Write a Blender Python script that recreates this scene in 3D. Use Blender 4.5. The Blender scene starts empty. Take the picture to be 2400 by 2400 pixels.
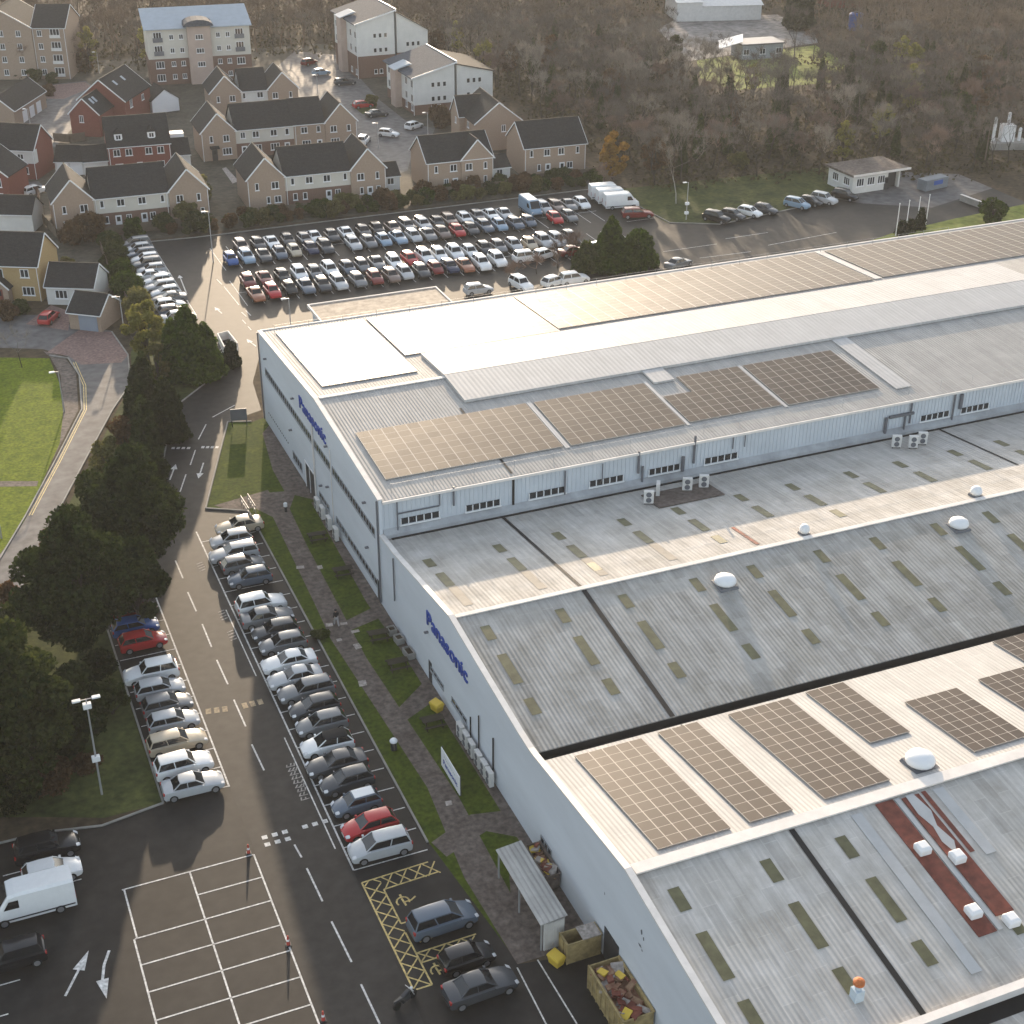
import bpy, math, random
import numpy as np
from mathutils import Vector, Matrix
D = bpy.data
sc = bpy.context.scene
COL = sc.collection
rnd = random.Random(7)
nrg = np.random.default_rng(7)
R = math.radians

# ------------------------------------------------------------------ camera, sky, sun, exposure
CAMH = 72.0
FPX, YAW, PITCH, ROLL = 3437.69, 0.400446169, 0.508705184, -0.00510392962
f_ = np.array([math.sin(YAW)*math.cos(PITCH), math.cos(YAW)*math.cos(PITCH), -math.sin(PITCH)])
r_ = np.array([math.cos(YAW), -math.sin(YAW), 0.0]); d_ = np.cross(f_, r_)
c_, s_ = math.cos(ROLL), math.sin(ROLL)
CR = np.array([c_*r_ + s_*d_, -s_*r_ + c_*d_, f_])
cd = D.cameras.new('camera'); cam = D.objects.new('camera', cd); COL.objects.link(cam)
cam.matrix_world = Matrix(((CR[0][0], -CR[1][0], -CR[2][0], 0), (CR[0][1], -CR[1][1], -CR[2][1], 0),
                           (CR[0][2], -CR[1][2], -CR[2][2], CAMH), (0, 0, 0, 1)))
cd.sensor_width = 36; cd.lens = 36*FPX/2400; cd.clip_start = 1; cd.clip_end = 6000
sc.camera = cam
SUN_AZ, SUN_EL = 15.5, 10.0           # azimuth from +Y towards +X
w = D.worlds.new('World'); sc.world = w; w.use_nodes = True
nt = w.node_tree; bg = nt.nodes['Background']
sky = nt.nodes.new('ShaderNodeTexSky'); sky.sky_type = 'NISHITA'; sky.sun_disc = False
sky.sun_elevation = R(SUN_EL); sky.sun_rotation = R(SUN_AZ); sky.air_density = 1.0; sky.dust_density = 2.0; sky.ozone_density = 1.5
hsv = nt.nodes.new('ShaderNodeHueSaturation'); hsv.inputs['Saturation'].default_value = .55
nt.links.new(sky.outputs[0], hsv.inputs['Color']); nt.links.new(hsv.outputs[0], bg.inputs[0]); bg.inputs[1].default_value = 0.15
sl = D.lights.new('sun', 'SUN'); sl.energy = 2.9; sl.angle = R(0.6); sl.color = (1.0, 0.79, 0.56)
so = D.objects.new('sun', sl); COL.objects.link(so)
sd = Vector((math.sin(R(SUN_AZ))*math.cos(R(SUN_EL)), math.cos(R(SUN_AZ))*math.cos(R(SUN_EL)), math.sin(R(SUN_EL))))
so.rotation_euler = sd.to_track_quat('Z', 'Y').to_euler(); so.location = (60, 250, 120)
sc.view_settings.view_transform = 'Standard'; sc.view_settings.look = 'None'
sc.view_settings.exposure = 1.7; sc.view_settings.gamma = 1.0
sc.cycles.max_bounces = 6; sc.cycles.transparent_max_bounces = 6; sc.cycles.sample_clamp_indirect = 4.0

# ------------------------------------------------------------------ picture point -> place in the world
def ray(px, py): return CR.T @ np.array([(px-1200)/FPX, (py-1200)/FPX, 1.0])
def G(px, py, z=0.0):
    d = ray(px, py); t = (CAMH-z)/-d[2]; return (d[0]*t, d[1]*t, z)
def G2(px, py, z=0.0): return G(px, py, z)[:2]
def HT(base, top):
    B = G(*base); d = ray(*top); t = B[1]/d[1]; return CAMH + d[2]*t

# ------------------------------------------------------------------ materials
def _n(nt, t, **k):
    n = nt.nodes.new(t)
    for a, b in k.items(): setattr(n, a, b)
    return n
def mat(name, c, rough=.8, var=.25, scale=.5, spec=.3, metal=0, c2=None, bump=0, coord='world', objcol=False, stretch=None, fine=0, rnd_obj=0):
    m = D.materials.new(name); m.use_nodes = True; t = m.node_tree; p = t.nodes['Principled BSDF']; L = t.links.new
    p.inputs['Roughness'].default_value = rough; p.inputs['Metallic'].default_value = metal
    p.inputs['Specular IOR Level'].default_value = spec
    if coord == 'world': co = _n(t, 'ShaderNodeNewGeometry').outputs['Position']
    else: co = _n(t, 'ShaderNodeTexCoord').outputs['Object']
    if stretch:
        mp = _n(t, 'ShaderNodeMapping'); mp.inputs['Scale'].default_value = stretch; L(co, mp.inputs[0]); co = mp.outputs[0]
    no = _n(t, 'ShaderNodeTexNoise'); no.inputs['Scale'].default_value = scale; no.inputs['Detail'].default_value = 6; no.inputs['Roughness'].default_value = .65
    L(co, no.inputs['Vector'])
    if objcol:
        base = _n(t, 'ShaderNodeObjectInfo').outputs['Color']
        mx = _n(t, 'ShaderNodeMix', data_type='RGBA', blend_type='MULTIPLY'); mx.inputs[0].default_value = 1
        rp = _n(t, 'ShaderNodeValToRGB'); e = rp.color_ramp.elements
        e[0].color = (1-var,)*3+(1,); e[1].color = (1, 1, 1, 1); e[0].position = .35; e[1].position = .65
        L(no.outputs[0], rp.inputs[0]); L(base, mx.inputs[6]); L(rp.outputs[0], mx.inputs[7]); out = mx.outputs[2]
    else:
        rp = _n(t, 'ShaderNodeValToRGB'); e = rp.color_ramp.elements
        e[0].position = .3; e[1].position = .7
        lo = tuple(x*(1-var) for x in c); hi = tuple(min(1, x*(1+var)) for x in c) if c2 is None else c2
        if c2 is not None: lo = c
        e[0].color = lo+(1,); e[1].color = hi+(1,)
        L(no.outputs[0], rp.inputs[0]); out = rp.outputs[0]
    if fine:
        n2 = _n(t, 'ShaderNodeTexNoise'); n2.inputs['Scale'].default_value = fine; n2.inputs['Detail'].default_value = 3; L(co, n2.inputs['Vector'])
        r2 = _n(t, 'ShaderNodeValToRGB'); e = r2.color_ramp.elements; e[0].position = .3; e[1].position = .7; e[0].color = (.62, .62, .62, 1); e[1].color = (1.25, 1.25, 1.25, 1)
        mx = _n(t, 'ShaderNodeMix', data_type='RGBA', blend_type='MULTIPLY'); mx.inputs[0].default_value = 1
        L(out, mx.inputs[6]); L(n2.outputs[0], r2.inputs[0]); L(r2.outputs[0], mx.inputs[7]); out = mx.outputs[2]
    if rnd_obj:
        oi = _n(t, 'ShaderNodeObjectInfo'); ma = _n(t, 'ShaderNodeMapRange'); ma.inputs[3].default_value = 1-rnd_obj; ma.inputs[4].default_value = 1+rnd_obj
        L(oi.outputs['Random'], ma.inputs[0])
        hs = _n(t, 'ShaderNodeHueSaturation'); L(ma.outputs[0], hs.inputs['Value']); L(out, hs.inputs['Color']); out = hs.outputs[0]
    L(out, p.inputs['Base Color'])
    if bump:
        b = _n(t, 'ShaderNodeBump'); b.inputs['Strength'].default_value = bump; b.inputs['Distance'].default_value = .05
        L(no.outputs[0], b.inputs['Height']); L(b.outputs[0], p.inputs['Normal'])
    return m

def sheetmat(name, c, rough, sx, sy, var, rib=.0, ribp=1.0, stain=.2, spec=.3, warm=None, metal=0):
    """profiled sheets laid side by side: each sheet its own tone, ribs along Y, stains"""
    m = D.materials.new(name); m.use_nodes = True; t = m.node_tree; p = t.nodes['Principled BSDF']; L = t.links.new
    p.inputs['Roughness'].default_value = rough; p.inputs['Specular IOR Level'].default_value = spec; p.inputs['Metallic'].default_value = metal
    g = _n(t, 'ShaderNodeNewGeometry').outputs['Position']
    mp = _n(t, 'ShaderNodeMapping'); mp.inputs['Rotation'].default_value = (0, 0, R(90)); L(g, mp.inputs[0])
    br = _n(t, 'ShaderNodeTexBrick'); br.offset = .5; br.inputs['Scale'].default_value = 1; br.inputs['Brick Width'].default_value = sy; br.inputs['Row Height'].default_value = sx
    br.inputs['Mortar Size'].default_value = .035; br.inputs['Mortar Smooth'].default_value = .1; br.inputs['Bias'].default_value = 0
    a = tuple(x*(1-var) for x in c); b = tuple(min(1, x*(1+var)) for x in c)
    br.inputs['Color1'].default_value = a+(1,); br.inputs['Color2'].default_value = b+(1,); br.inputs['Mortar'].default_value = tuple(min(1, x*1.12) for x in c)+(1,)
    L(mp.outputs[0], br.inputs['Vector'])
    no = _n(t, 'ShaderNodeTexNoise'); no.inputs['Scale'].default_value = .35; no.inputs['Detail'].default_value = 8; no.inputs['Roughness'].default_value = .7; L(g, no.inputs['Vector'])
    rp = _n(t, 'ShaderNodeValToRGB'); e = rp.color_ramp.elements; e[0].position = .3; e[1].position = .68
    e[0].color = ((1-stain),)*3+(1,) if warm is None else tuple((1-stain)*x for x in warm)+(1,); e[1].color = (1.05, 1.05, 1.05, 1)
    st = _n(t, 'ShaderNodeMapping'); st.inputs['Scale'].default_value = (3.0, .18, 1); L(g, st.inputs[0])
    n2 = _n(t, 'ShaderNodeTexNoise'); n2.inputs['Scale'].default_value = 1.0; n2.inputs['Detail'].default_value = 5; L(st.outputs[0], n2.inputs['Vector'])
    r2 = _n(t, 'ShaderNodeValToRGB'); e = r2.color_ramp.elements; e[0].position = .3; e[1].position = .7; e[0].color = ((1-stain*.7),)*3+(1,); e[1].color = (1.06, 1.06, 1.06, 1)
    L(n2.outputs[0], r2.inputs[0]); L(no.outputs[0], rp.inputs[0])
    m1 = _n(t, 'ShaderNodeMix', data_type='RGBA', blend_type='MULTIPLY'); m1.inputs[0].default_value = 1; L(br.outputs[0], m1.inputs[6]); L(rp.outputs[0], m1.inputs[7])
    m2 = _n(t, 'ShaderNodeMix', data_type='RGBA', blend_type='MULTIPLY'); m2.inputs[0].default_value = 1; L(m1.outputs[2], m2.inputs[6]); L(r2.outputs[0], m2.inputs[7])
    L(m2.outputs[2], p.inputs['Base Color'])
    if rib:
        wv = _n(t, 'ShaderNodeTexWave', wave_type='BANDS', bands_direction='X', wave_profile='SIN'); wv.inputs['Scale'].default_value = .314/ribp*1.0; L(g, wv.inputs['Vector'])
        bp = _n(t, 'ShaderNodeBump'); bp.inputs['Strength'].default_value = rib; bp.inputs['Distance'].default_value = .08; L(wv.outputs[0], bp.inputs['Height']); L(bp.outputs[0], p.inputs['Normal'])
    return m

def brickmat(name, c1, c2, mortar, var=.2):
    m = D.materials.new(name); m.use_nodes = True; t = m.node_tree; p = t.nodes['Principled BSDF']; L = t.links.new
    p.inputs['Roughness'].default_value = .9; p.inputs['Specular IOR Level'].default_value = .15
    co = _n(t, 'ShaderNodeTexCoord').outputs['Object']
    no = _n(t, 'ShaderNodeTexNoise'); no.inputs['Scale'].default_value = 3.5; no.inputs['Detail'].default_value = 8; no.inputs['Roughness'].default_value = .8; L(co, no.inputs['Vector'])
    rp = _n(t, 'ShaderNodeValToRGB'); e = rp.color_ramp.elements; e[0].position = .3; e[1].position = .7; e[0].color = c1+(1,); e[1].color = c2+(1,); L(no.outputs[0], rp.inputs[0])
    wv = _n(t, 'ShaderNodeTexWave', wave_type='BANDS', bands_direction='Z', wave_profile='SAW'); wv.inputs['Scale'].default_value = 2.1; L(co, wv.inputs['Vector'])
    r2 = _n(t, 'ShaderNodeValToRGB'); e = r2.color_ramp.elements; e[0].position = .0; e[1].position = .16; e[0].color = mortar+(1,); e[1].color = (1, 1, 1, 1); L(wv.outputs[0], r2.inputs[0])
    mx = _n(t, 'ShaderNodeMix', data_type='RGBA', blend_type='MULTIPLY'); mx.inputs[0].default_value = 1; L(rp.outputs[0], mx.inputs[6]); L(r2.outputs[0], mx.inputs[7])
    L(mx.outputs[2], p.inputs['Base Color']); return m

def leafmat(name, c, c2, trans=.35, scale=.9, rnd_obj=.2):
    m = D.materials.new(name); m.use_nodes = True; t = m.node_tree; L = t.links.new
    t.nodes.remove(t.nodes['Principled BSDF']); out = t.nodes['Material Output']
    co = _n(t, 'ShaderNodeTexCoord').outputs['Object']
    no = _n(t, 'ShaderNodeTexNoise'); no.inputs['Scale'].default_value = scale; no.inputs['Detail'].default_value = 4; L(co, no.inputs['Vector'])
    n2 = _n(t, 'ShaderNodeTexWhiteNoise', noise_dimensions='3D')
    sc3 = _n(t, 'ShaderNodeVectorMath', operation='SNAP'); sc3.inputs[1].default_value = (.35, .35, .35); L(co, sc3.inputs[0]); L(sc3.outputs[0], n2.inputs['Vector'])
    ad = _n(t, 'ShaderNodeMath', operation='MULTIPLY_ADD'); ad.inputs[1].default_value = .35; L(n2.outputs['Value'], ad.inputs[0]); L(no.outputs[0], ad.inputs[2])
    rp = _n(t, 'ShaderNodeValToRGB'); e = rp.color_ramp.elements; e[0].position = .4; e[1].position = .85; e[0].color = c+(1,); e[1].color = c2+(1,); L(ad.outputs[0], rp.inputs[0])
    oi = _n(t, 'ShaderNodeObjectInfo'); ma = _n(t, 'ShaderNodeMapRange'); ma.inputs[3].default_value = 1-rnd_obj; ma.inputs[4].default_value = 1+rnd_obj; L(oi.outputs['Random'], ma.inputs[0])
    hs = _n(t, 'ShaderNodeHueSaturation'); L(ma.outputs[0], hs.inputs['Value']); L(rp.outputs[0], hs.inputs['Color'])
    d = _n(t, 'ShaderNodeBsdfDiffuse'); tr = _n(t, 'ShaderNodeBsdfTranslucent'); mx = _n(t, 'ShaderNodeMixShader'); mx.inputs[0].default_value = trans
    L(hs.outputs[0], d.inputs[0]); L(hs.outputs[0], tr.inputs[0]); L(d.outputs[0], mx.inputs[1]); L(tr.outputs[0], mx.inputs[2]); L(mx.outputs[0], out.inputs[0])
    return m

M = {}
M['soil'] = mat('woodland_floor', (.045, .036, .025), .95, c2=(.10, .075, .048), scale=.12, fine=1.2, spec=.05)
M['asphalt'] = mat('asphalt', (.014, .0122, .011), .7, c2=(.026, .0225, .020), scale=.16, fine=.9, spec=.22)
M['road'] = mat('road_asphalt', (.020, .0175, .016), .7, c2=(.031, .0275, .025), scale=.2, fine=1.1, spec=.22)
M['estate'] = mat('estate_road', (.095, .092, .093), .8, c2=(.135, .128, .126), scale=.15, fine=.8)
M['paving'] = mat('brick_paving', (.17, .105, .09), .85, c2=(.24, .16, .14), scale=.8, fine=3)
M['path'] = mat('path', (.085, .066, .056), .9, c2=(.15, .122, .105), scale=.55, fine=2.2)
M['slab'] = mat('pale_slab', (.34, .30, .27), .85, .2, scale=1.2, fine=4)
M['grass'] = mat('grass', (.034, .056, .006), .95, c2=(.075, .098, .010), scale=.55, fine=2.6, bump=.6, spec=.1)
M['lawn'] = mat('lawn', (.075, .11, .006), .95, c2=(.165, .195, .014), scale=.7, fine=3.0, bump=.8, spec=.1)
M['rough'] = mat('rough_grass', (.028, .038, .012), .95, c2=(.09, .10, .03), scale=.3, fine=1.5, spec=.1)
M['field'] = mat('field_grass', (.13, .16, .035), .95, c2=(.24, .25, .07), scale=.12, fine=.8, spec=.1)
M['garden'] = mat('garden_ground', (.040, .034, .026), .95, c2=(.095, .085, .06), scale=.25, fine=1.3)
M['yard'] = mat('rubble_yard', (.15, .14, .13), .95, c2=(.30, .27, .25), scale=.2, fine=.7)
M['line'] = mat('road_paint', (.56, .55, .53), .7, .22, scale=1.5, fine=5)
M['yline'] = mat('yellow_paint', (.55, .42, .17), .7, .25, scale=1.5, fine=5)
M['kerb'] = mat('kerb', (.25, .24, .22), .85, .25, scale=.8)
M['wallpaint'] = mat('white_cladding', (.57, .60, .635), .6, .07, scale=.25, stretch=(1, .35, 1.6), fine=0, spec=.3)
M['cladding'] = mat('ribbed_cladding', (.50, .535, .57), .7, .08, scale=.3, spec=.35)
M['coping'] = mat('coping', (.66, .62, .58), .75, .12, scale=.7)
M['asbA'] = sheetmat('cement_sheet_pale', (.50, .475, .445), .9, 1.0, 3.0, .08, .35, .35, .26, warm=(1, .98, .93), spec=.1)
M['asbB'] = sheetmat('cement_sheet_grey', (.40, .385, .365), .9, 1.0, 3.0, .12, .5, .35, .30, warm=(1, .98, .92), spec=.1)
M['whiteroof'] = sheetmat('white_sheet', (.47, .45, .425), .8, 1.0, 6.0, .03, .4, .33, .12, spec=.2)
M['highroof'] = sheetmat('cream_sheet', (.41, .39, .365), .7, 1.0, 8.0, .04, .5, .33, .15, spec=.06)
M['overlay'] = sheetmat('new_sheet', (.47, .455, .44), .65, 2.0, 12.0, .02, .25, .5, .08, spec=.08)
M['sky_l'] = mat('skylight_sheet', (.105, .10, .05), .6, .35, scale=1.2, spec=.3)
M['sky_f'] = mat('skylight_faded', (.26, .235, .20), .8, .15, scale=1.2)
M['black'] = mat('black_rubber', (.012, .012, .013), .8, .2)
M['gutter'] = mat('gutter_lining', (.02, .02, .021), .8, .3)
M['glass'] = mat('dark_glass', (.020, .023, .027), .08, .3, scale=.6, spec=.6)
M['frame'] = mat('white_upvc', (.72, .72, .72), .5, .05)
M['greyframe'] = mat('grey_frame', (.30, .32, .34), .5, .1)
M['pipe'] = mat('grey_pipe', (.12, .125, .14), .5, .15)
M['dark'] = mat('dark_metal', (.03, .032, .036), .45, .2, spec=.4)
M['steel'] = mat('galvanised', (.38, .38, .38), .45, .15, spec=.5, metal=.3)
M['blue'] = mat('blue_lettering', (.028, .065, .30), .5, .06)
M['rust'] = mat('rust_red', (.16, .045, .030), .75, .3, scale=.6, fine=2)
M['ac'] = mat('cream_enamel', (.60, .58, .55), .5, .1, scale=1.5)
M['yellow'] = mat('yellow_grit_bin', (.58, .40, .05), .5, .08)
M['wood'] = mat('dark_timber', (.035, .030, .020), .85, .3, scale=2)
M['ochre'] = mat('ochre_paint', (.32, .24, .11), .65, .22, scale=.9, fine=2)
M['card'] = mat('packaging_scrap', (.30, .20, .12), .8, c2=(.16, .045, .03), scale=2.2)
M['shelterroof'] = sheetmat('shelter_sheet', (.42, .41, .39), .7, .35, 8, .07, .6, .35, .3)
M['render'] = mat('cream_render', (.52, .49, .43), .85, .08, scale=.6, coord='obj')
M['rendw'] = mat('white_render', (.58, .57, .54), .85, .08, scale=.6, coord='obj')
M['pinkrend'] = mat('buff_render', (.40, .31, .26), .85, .1, scale=.6, coord='obj')
M['buff'] = brickmat('buff_brick', (.27, .195, .145), (.36, .275, .21), (.75, .75, .78))
M['yell'] = brickmat('yellow_brick', (.33, .225, .10), (.42, .30, .16), (.78, .76, .72))
M['red'] = brickmat('red_brick', (.15, .048, .038), (.22, .082, .062), (.8, .78, .75))
M['brown'] = brickmat('brown_brick', (.13, .078, .058), (.20, .125, .095), (.8, .8, .8))
M['tile'] = mat('grey_tile', (.026, .026, .027), .9, c2=(.046, .044, .043), scale=1.6, stretch=(1, 1, 3), coord='obj', fine=5, spec=.06)
M['tileb'] = mat('brown_tile', (.045, .038, .033), .8, c2=(.075, .062, .052), scale=1.6, coord='obj', fine=5, spec=.06)
M['slate'] = mat('blue_slate', (.060, .072, .092), .9, .15, scale=1.2, coord='obj', fine=4, spec=.08)
M['bluemetal'] = mat('pale_blue_roof', (.34, .38, .42), .8, .08, scale=.8, coord='obj', spec=.15)
M['paint'] = mat('car_paint', (1, 1, 1), .22, .06, scale=2, spec=.5, objcol=True, coord='obj')
M['cargl'] = mat('car_glass', (.012, .013, .015), .06, .1, spec=.6)
M['tyre'] = mat('tyre', (.012, .012, .012), .85, .2)
M['rim'] = mat('rim', (.30, .30, .31), .35, .1, metal=.6)
M['lamp'] = mat('headlamp', (.55, .56, .58), .15, .1, spec=.6)
M['tail'] = mat('tail_lamp', (.30, .012, .010), .25, .1, spec=.5)
M['trim'] = mat('black_trim', (.018, .018, .019), .6, .1)
M['softtop'] = mat('black_fabric', (.015, .015, .016), .9, .1)
M['plate'] = mat('number_plate', (.6, .6, .56), .5, .05)
M['bark'] = mat('bark', (.045, .036, .028), .95, .3, scale=2, coord='obj')
M['twig'] = mat('twig', (.08, .066, .054), .95, c2=(.145, .12, .098), scale=.25, coord='obj', rnd_obj=.3)
M['twigw'] = mat('pale_twig', (.17, .145, .118), .95, c2=(.25, .215, .175), scale=.25, coord='obj', rnd_obj=.25)
M['twigr'] = mat('reddish_twig', (.15, .10, .078), .95, c2=(.24, .165, .125), scale=.25, coord='obj', rnd_obj=.25)
M['birch'] = mat('birch_bark', (.34, .32, .29), .9, .2, scale=1.5, coord='obj')
M['l_con'] = leafmat('cypress_foliage', (.010, .023, .003), (.052, .082, .010), .25)
M['l_pine'] = leafmat('pine_foliage', (.007, .013, .004), (.034, .046, .012), .22)
M['l_dark'] = leafmat('yew_foliage', (.006, .011, .004), (.026, .036, .010), .2)
M['l_lime'] = leafmat('yellowing_foliage', (.10, .10, .022), (.24, .22, .06), .4)
M['l_brown'] = leafmat('copper_foliage', (.055, .034, .018), (.13, .078, .040), .35)
M['l_gold'] = leafmat('autumn_foliage', (.16, .085, .016), (.34, .20, .045), .4)
M['l_bush'] = leafmat('shrub_foliage', (.018, .030, .009), (.062, .074, .020), .28)
M['l_olive'] = leafmat('olive_foliage', (.065, .068, .022), (.15, .14, .05), .35)
M['l_ivy'] = leafmat('ivy_foliage', (.020, .032, .010), (.060, .070, .020), .25)
M['l_moss'] = leafmat('mossy_foliage', (.12, .12, .03), (.26, .24, .07), .35)
M['skin'] = mat('skin', (.42, .26, .19), .6, .05, coord='obj')
M['hair'] = mat('dark_hair', (.012, .010, .009), .7, .1, coord='obj')
M['cloth_k'] = mat('black_coat', (.014, .014, .016), .9, .1, coord='obj')
M['cloth_g'] = mat('grey_trousers', (.33, .31, .31), .9, .1, coord='obj')
M['redplastic'] = mat('red_plastic', (.40, .05, .035), .5, .1)
M['white'] = mat('white_plain', (.72, .72, .72), .6, .04)
M['blueplastic'] = mat('blue_plastic', (.03, .08, .30), .5, .1)
M['fence'] = mat('timber_fence', (.12, .095, .07), .9, .3, scale=1.2)

def pvmat():
    m = D.materials.new('solar_cells'); m.use_nodes = True; t = m.node_tree; p = t.nodes['Principled BSDF']; L = t.links.new
    uv = _n(t, 'ShaderNodeUVMap').outputs[0]
    fr = _n(t, 'ShaderNodeVectorMath', operation='FRACTION'); L(uv, fr.inputs[0])
    sx = _n(t, 'ShaderNodeSeparateXYZ'); L(fr.outputs[0], sx.inputs[0])
    def edge(o, wd):
        a = _n(t, 'ShaderNodeMath', operation='SUBTRACT'); a.inputs[1].default_value = .5; L(o, a.inputs[0])
        b = _n(t, 'ShaderNodeMath', operation='ABSOLUTE'); L(a.outputs[0], b.inputs[0])
        c = _n(t, 'ShaderNodeMath', operation='GREATER_THAN'); c.inputs[1].default_value = .5-wd; L(b.outputs[0], c.inputs[0]); return c.outputs[0]
    mxm = _n(t, 'ShaderNodeMath', operation='MAXIMUM'); L(edge(sx.outputs[0], .032), mxm.inputs[0]); L(edge(sx.outputs[1], .018), mxm.inputs[1])
    fl = _n(t, 'ShaderNodeVectorMath', operation='FLOOR'); L(uv, fl.inputs[0])
    wn = _n(t, 'ShaderNodeTexWhiteNoise', noise_dimensions='3D'); L(fl.outputs[0], wn.inputs['Vector'])
    cr = _n(t, 'ShaderNodeValToRGB'); e = cr.color_ramp.elements; e[0].color = (.040, .030, .026, 1); e[1].color = (.058, .044, .037, 1); L(wn.outputs['Value'], cr.inputs[0])
    mx = _n(t, 'ShaderNodeMix', data_type='RGBA'); L(mxm.outputs[0], mx.inputs[0]); L(cr.outputs[0], mx.inputs[6]); mx.inputs[7].default_value = (.34, .31, .28, 1)
    L(mx.outputs[2], p.inputs['Base Color'])
    rr = _n(t, 'ShaderNodeMapRange'); rr.inputs[3].default_value = .46; rr.inputs[4].default_value = .52; L(wn.outputs['Value'], rr.inputs[0]); L(rr.outputs[0], p.inputs['Roughness'])
    p.inputs['Specular IOR Level'].default_value = .09
    # each module sits a hair out of level
    cb = _n(t, 'ShaderNodeVectorMath', operation='SUBTRACT'); L(wn.outputs['Color'], cb.inputs[0]); cb.inputs[1].default_value = (.5, .5, .5)
    sc_ = _n(t, 'ShaderNodeVectorMath', operation='SCALE'); sc_.inputs['Scale'].default_value = .010; L(cb.outputs[0], sc_.inputs[0])
    ge = _n(t, 'ShaderNodeNewGeometry'); ad = _n(t, 'ShaderNodeVectorMath', operation='ADD'); L(ge.outputs['Normal'], ad.inputs[0]); L(sc_.outputs[0], ad.inputs[1])
    nm = _n(t, 'ShaderNodeVectorMath', operation='NORMALIZE'); L(ad.outputs[0], nm.inputs[0]); L(nm.outputs[0], p.inputs['Normal'])
    return m
M['pv'] = pvmat()

# ------------------------------------------------------------------ mesh helpers
class MB:
    def __init__(s): s.v = []; s.f = []; s.mi = []; s.cur = 0
    def add(s, vs, fs):
        o = len(s.v); s.v += [tuple(map(float, v)) for v in vs]
        for f in fs: s.f.append(tuple(i+o for i in f)); s.mi.append(s.cur)
    def box(s, x0, x1, y0, y1, z0, z1):
        s.add([(x0, y0, z0), (x1, y0, z0), (x1, y1, z0), (x0, y1, z0), (x0, y0, z1), (x1, y0, z1), (x1, y1, z1), (x0, y1, z1)],
              [(0, 3, 2, 1), (4, 5, 6, 7), (0, 1, 5, 4), (1, 2, 6, 5), (2, 3, 7, 6), (3, 0, 4, 7)]); return s
    def quad(s, a, b, c, d): s.add([a, b, c, d], [(0, 1, 2, 3)]); return s
    def poly(s, pts): s.add(pts, [tuple(range(len(pts)))]); return s
    def prism(s, pts, h):      # pts: 3d polygon, extruded by vector h
        n = len(pts); h = Vector(h)
        q = [tuple(Vector(p)+h) for p in pts]
        s.add(list(pts)+q, [tuple(range(n-1, -1, -1)), tuple(range(n, 2*n))]+[(i, (i+1) % n, n+(i+1) % n, n+i) for i in range(n)]); return s
    def tube(s, a, b, r, r2=None, n=8, cap=True):
        a = Vector(a); b = Vector(b); r2 = r if r2 is None else r2
        d = (b-a).normalized(); u = d.orthogonal().normalized(); w_ = d.cross(u)
        vs = []
        for p, q in ((a, r), (b, r2)):
            for i in range(n):
                t = 2*math.pi*i/n; vs.append(p+(u*math.cos(t)+w_*math.sin(t))*q)
        fs = [(i, (i+1) % n, n+(i+1) % n, n+i) for i in range(n)]
        if cap: fs += [tuple(range(n-1, -1, -1)), tuple(range(n, 2*n))]
        s.add(vs, fs); return s
    def bar(s, a, b, wd, h):    # rectangular bar
        a = Vector(a); b = Vector(b); d = (b-a).normalized(); up = Vector((0, 0, 1))
        if abs(d.z) > .95: up = Vector((1, 0, 0))
        sd_ = d.cross(up).normalized(); up = sd_.cross(d)
        vs = []
        for p in (a, b):
            for i, j in ((-1, -1), (1, -1), (1, 1), (-1, 1)): vs.append(p+sd_*(i*wd/2)+up*(j*h/2))
        s.add(vs, [(0, 1, 2, 3), (7, 6, 5, 4), (0, 4, 5, 1), (1, 5, 6, 2), (2, 6, 7, 3), (3, 7, 4, 0)]); return s
    def lathe(s, c, prof, n=14):
        vs = []; fs = []
        for r, z in prof:
            for i in range(n): t = 2*math.pi*i/n; vs.append((c[0]+r*math.cos(t), c[1]+r*math.sin(t), c[2]+z))
        for k in range(len(prof)-1):
            for i in range(n): fs.append((k*n+i, k*n+(i+1) % n, (k+1)*n+(i+1) % n, (k+1)*n+i))
        fs.append(tuple(range((len(prof)-1)*n, len(prof)*n))); s.add(vs, fs); return s
    def loft(s, rings, close=True, caps=True):
        n = len(rings[0]); vs = [p for r in rings for p in r]; fs = []
        for k in range(len(rings)-1):
            for i in range(n if close else n-1): fs.append((k*n+i, k*n+(i+1) % n, (k+1)*n+(i+1) % n, (k+1)*n+i))
        if caps: fs += [tuple(range(n-1, -1, -1)), tuple(range((len(rings)-1)*n, len(rings)*n))]
        s.add(vs, fs); return s
    def mesh(s, name, mats, smooth=False):
        m = D.meshes.new(name); m.from_pydata(s.v, [], s.f)
        for q in (mats if isinstance(mats, (list, tuple)) else [mats]): m.materials.append(M[q] if isinstance(q, str) else q)
        if s.cur or any(s.mi): m.polygons.foreach_set('material_index', s.mi)
        if smooth: m.polygons.foreach_set('use_smooth', [True]*len(m.polygons))
        m.update(); return m
    def obj(s, name, mats, parent=None, smooth=False, bevel=0):
        o = D.objects.new(name, s.mesh(name, mats, smooth)); COL.objects.link(o); o.parent = parent
        if bevel:
            b = o.modifiers.new('bevel', 'BEVEL'); b.width = bevel; b.segments = 2; b.limit_method = 'ANGLE'
        return o
def tag(o, label, cat, group=None):
    o['label'] = label; o['category'] = cat
    if group: o['group'] = group
    return o
def empty(name, loc, rz=0, label=None, cat=None, group=None, s=1.0):
    o = D.objects.new(name, None); COL.objects.link(o); o.location = loc; o.rotation_euler = (0, 0, rz); o.scale = (s, s, s)
    o.empty_display_size = .5
    if label: tag(o, label, cat, group)
    return o
def struct(o): o['kind'] = 'structure'; return o
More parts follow.
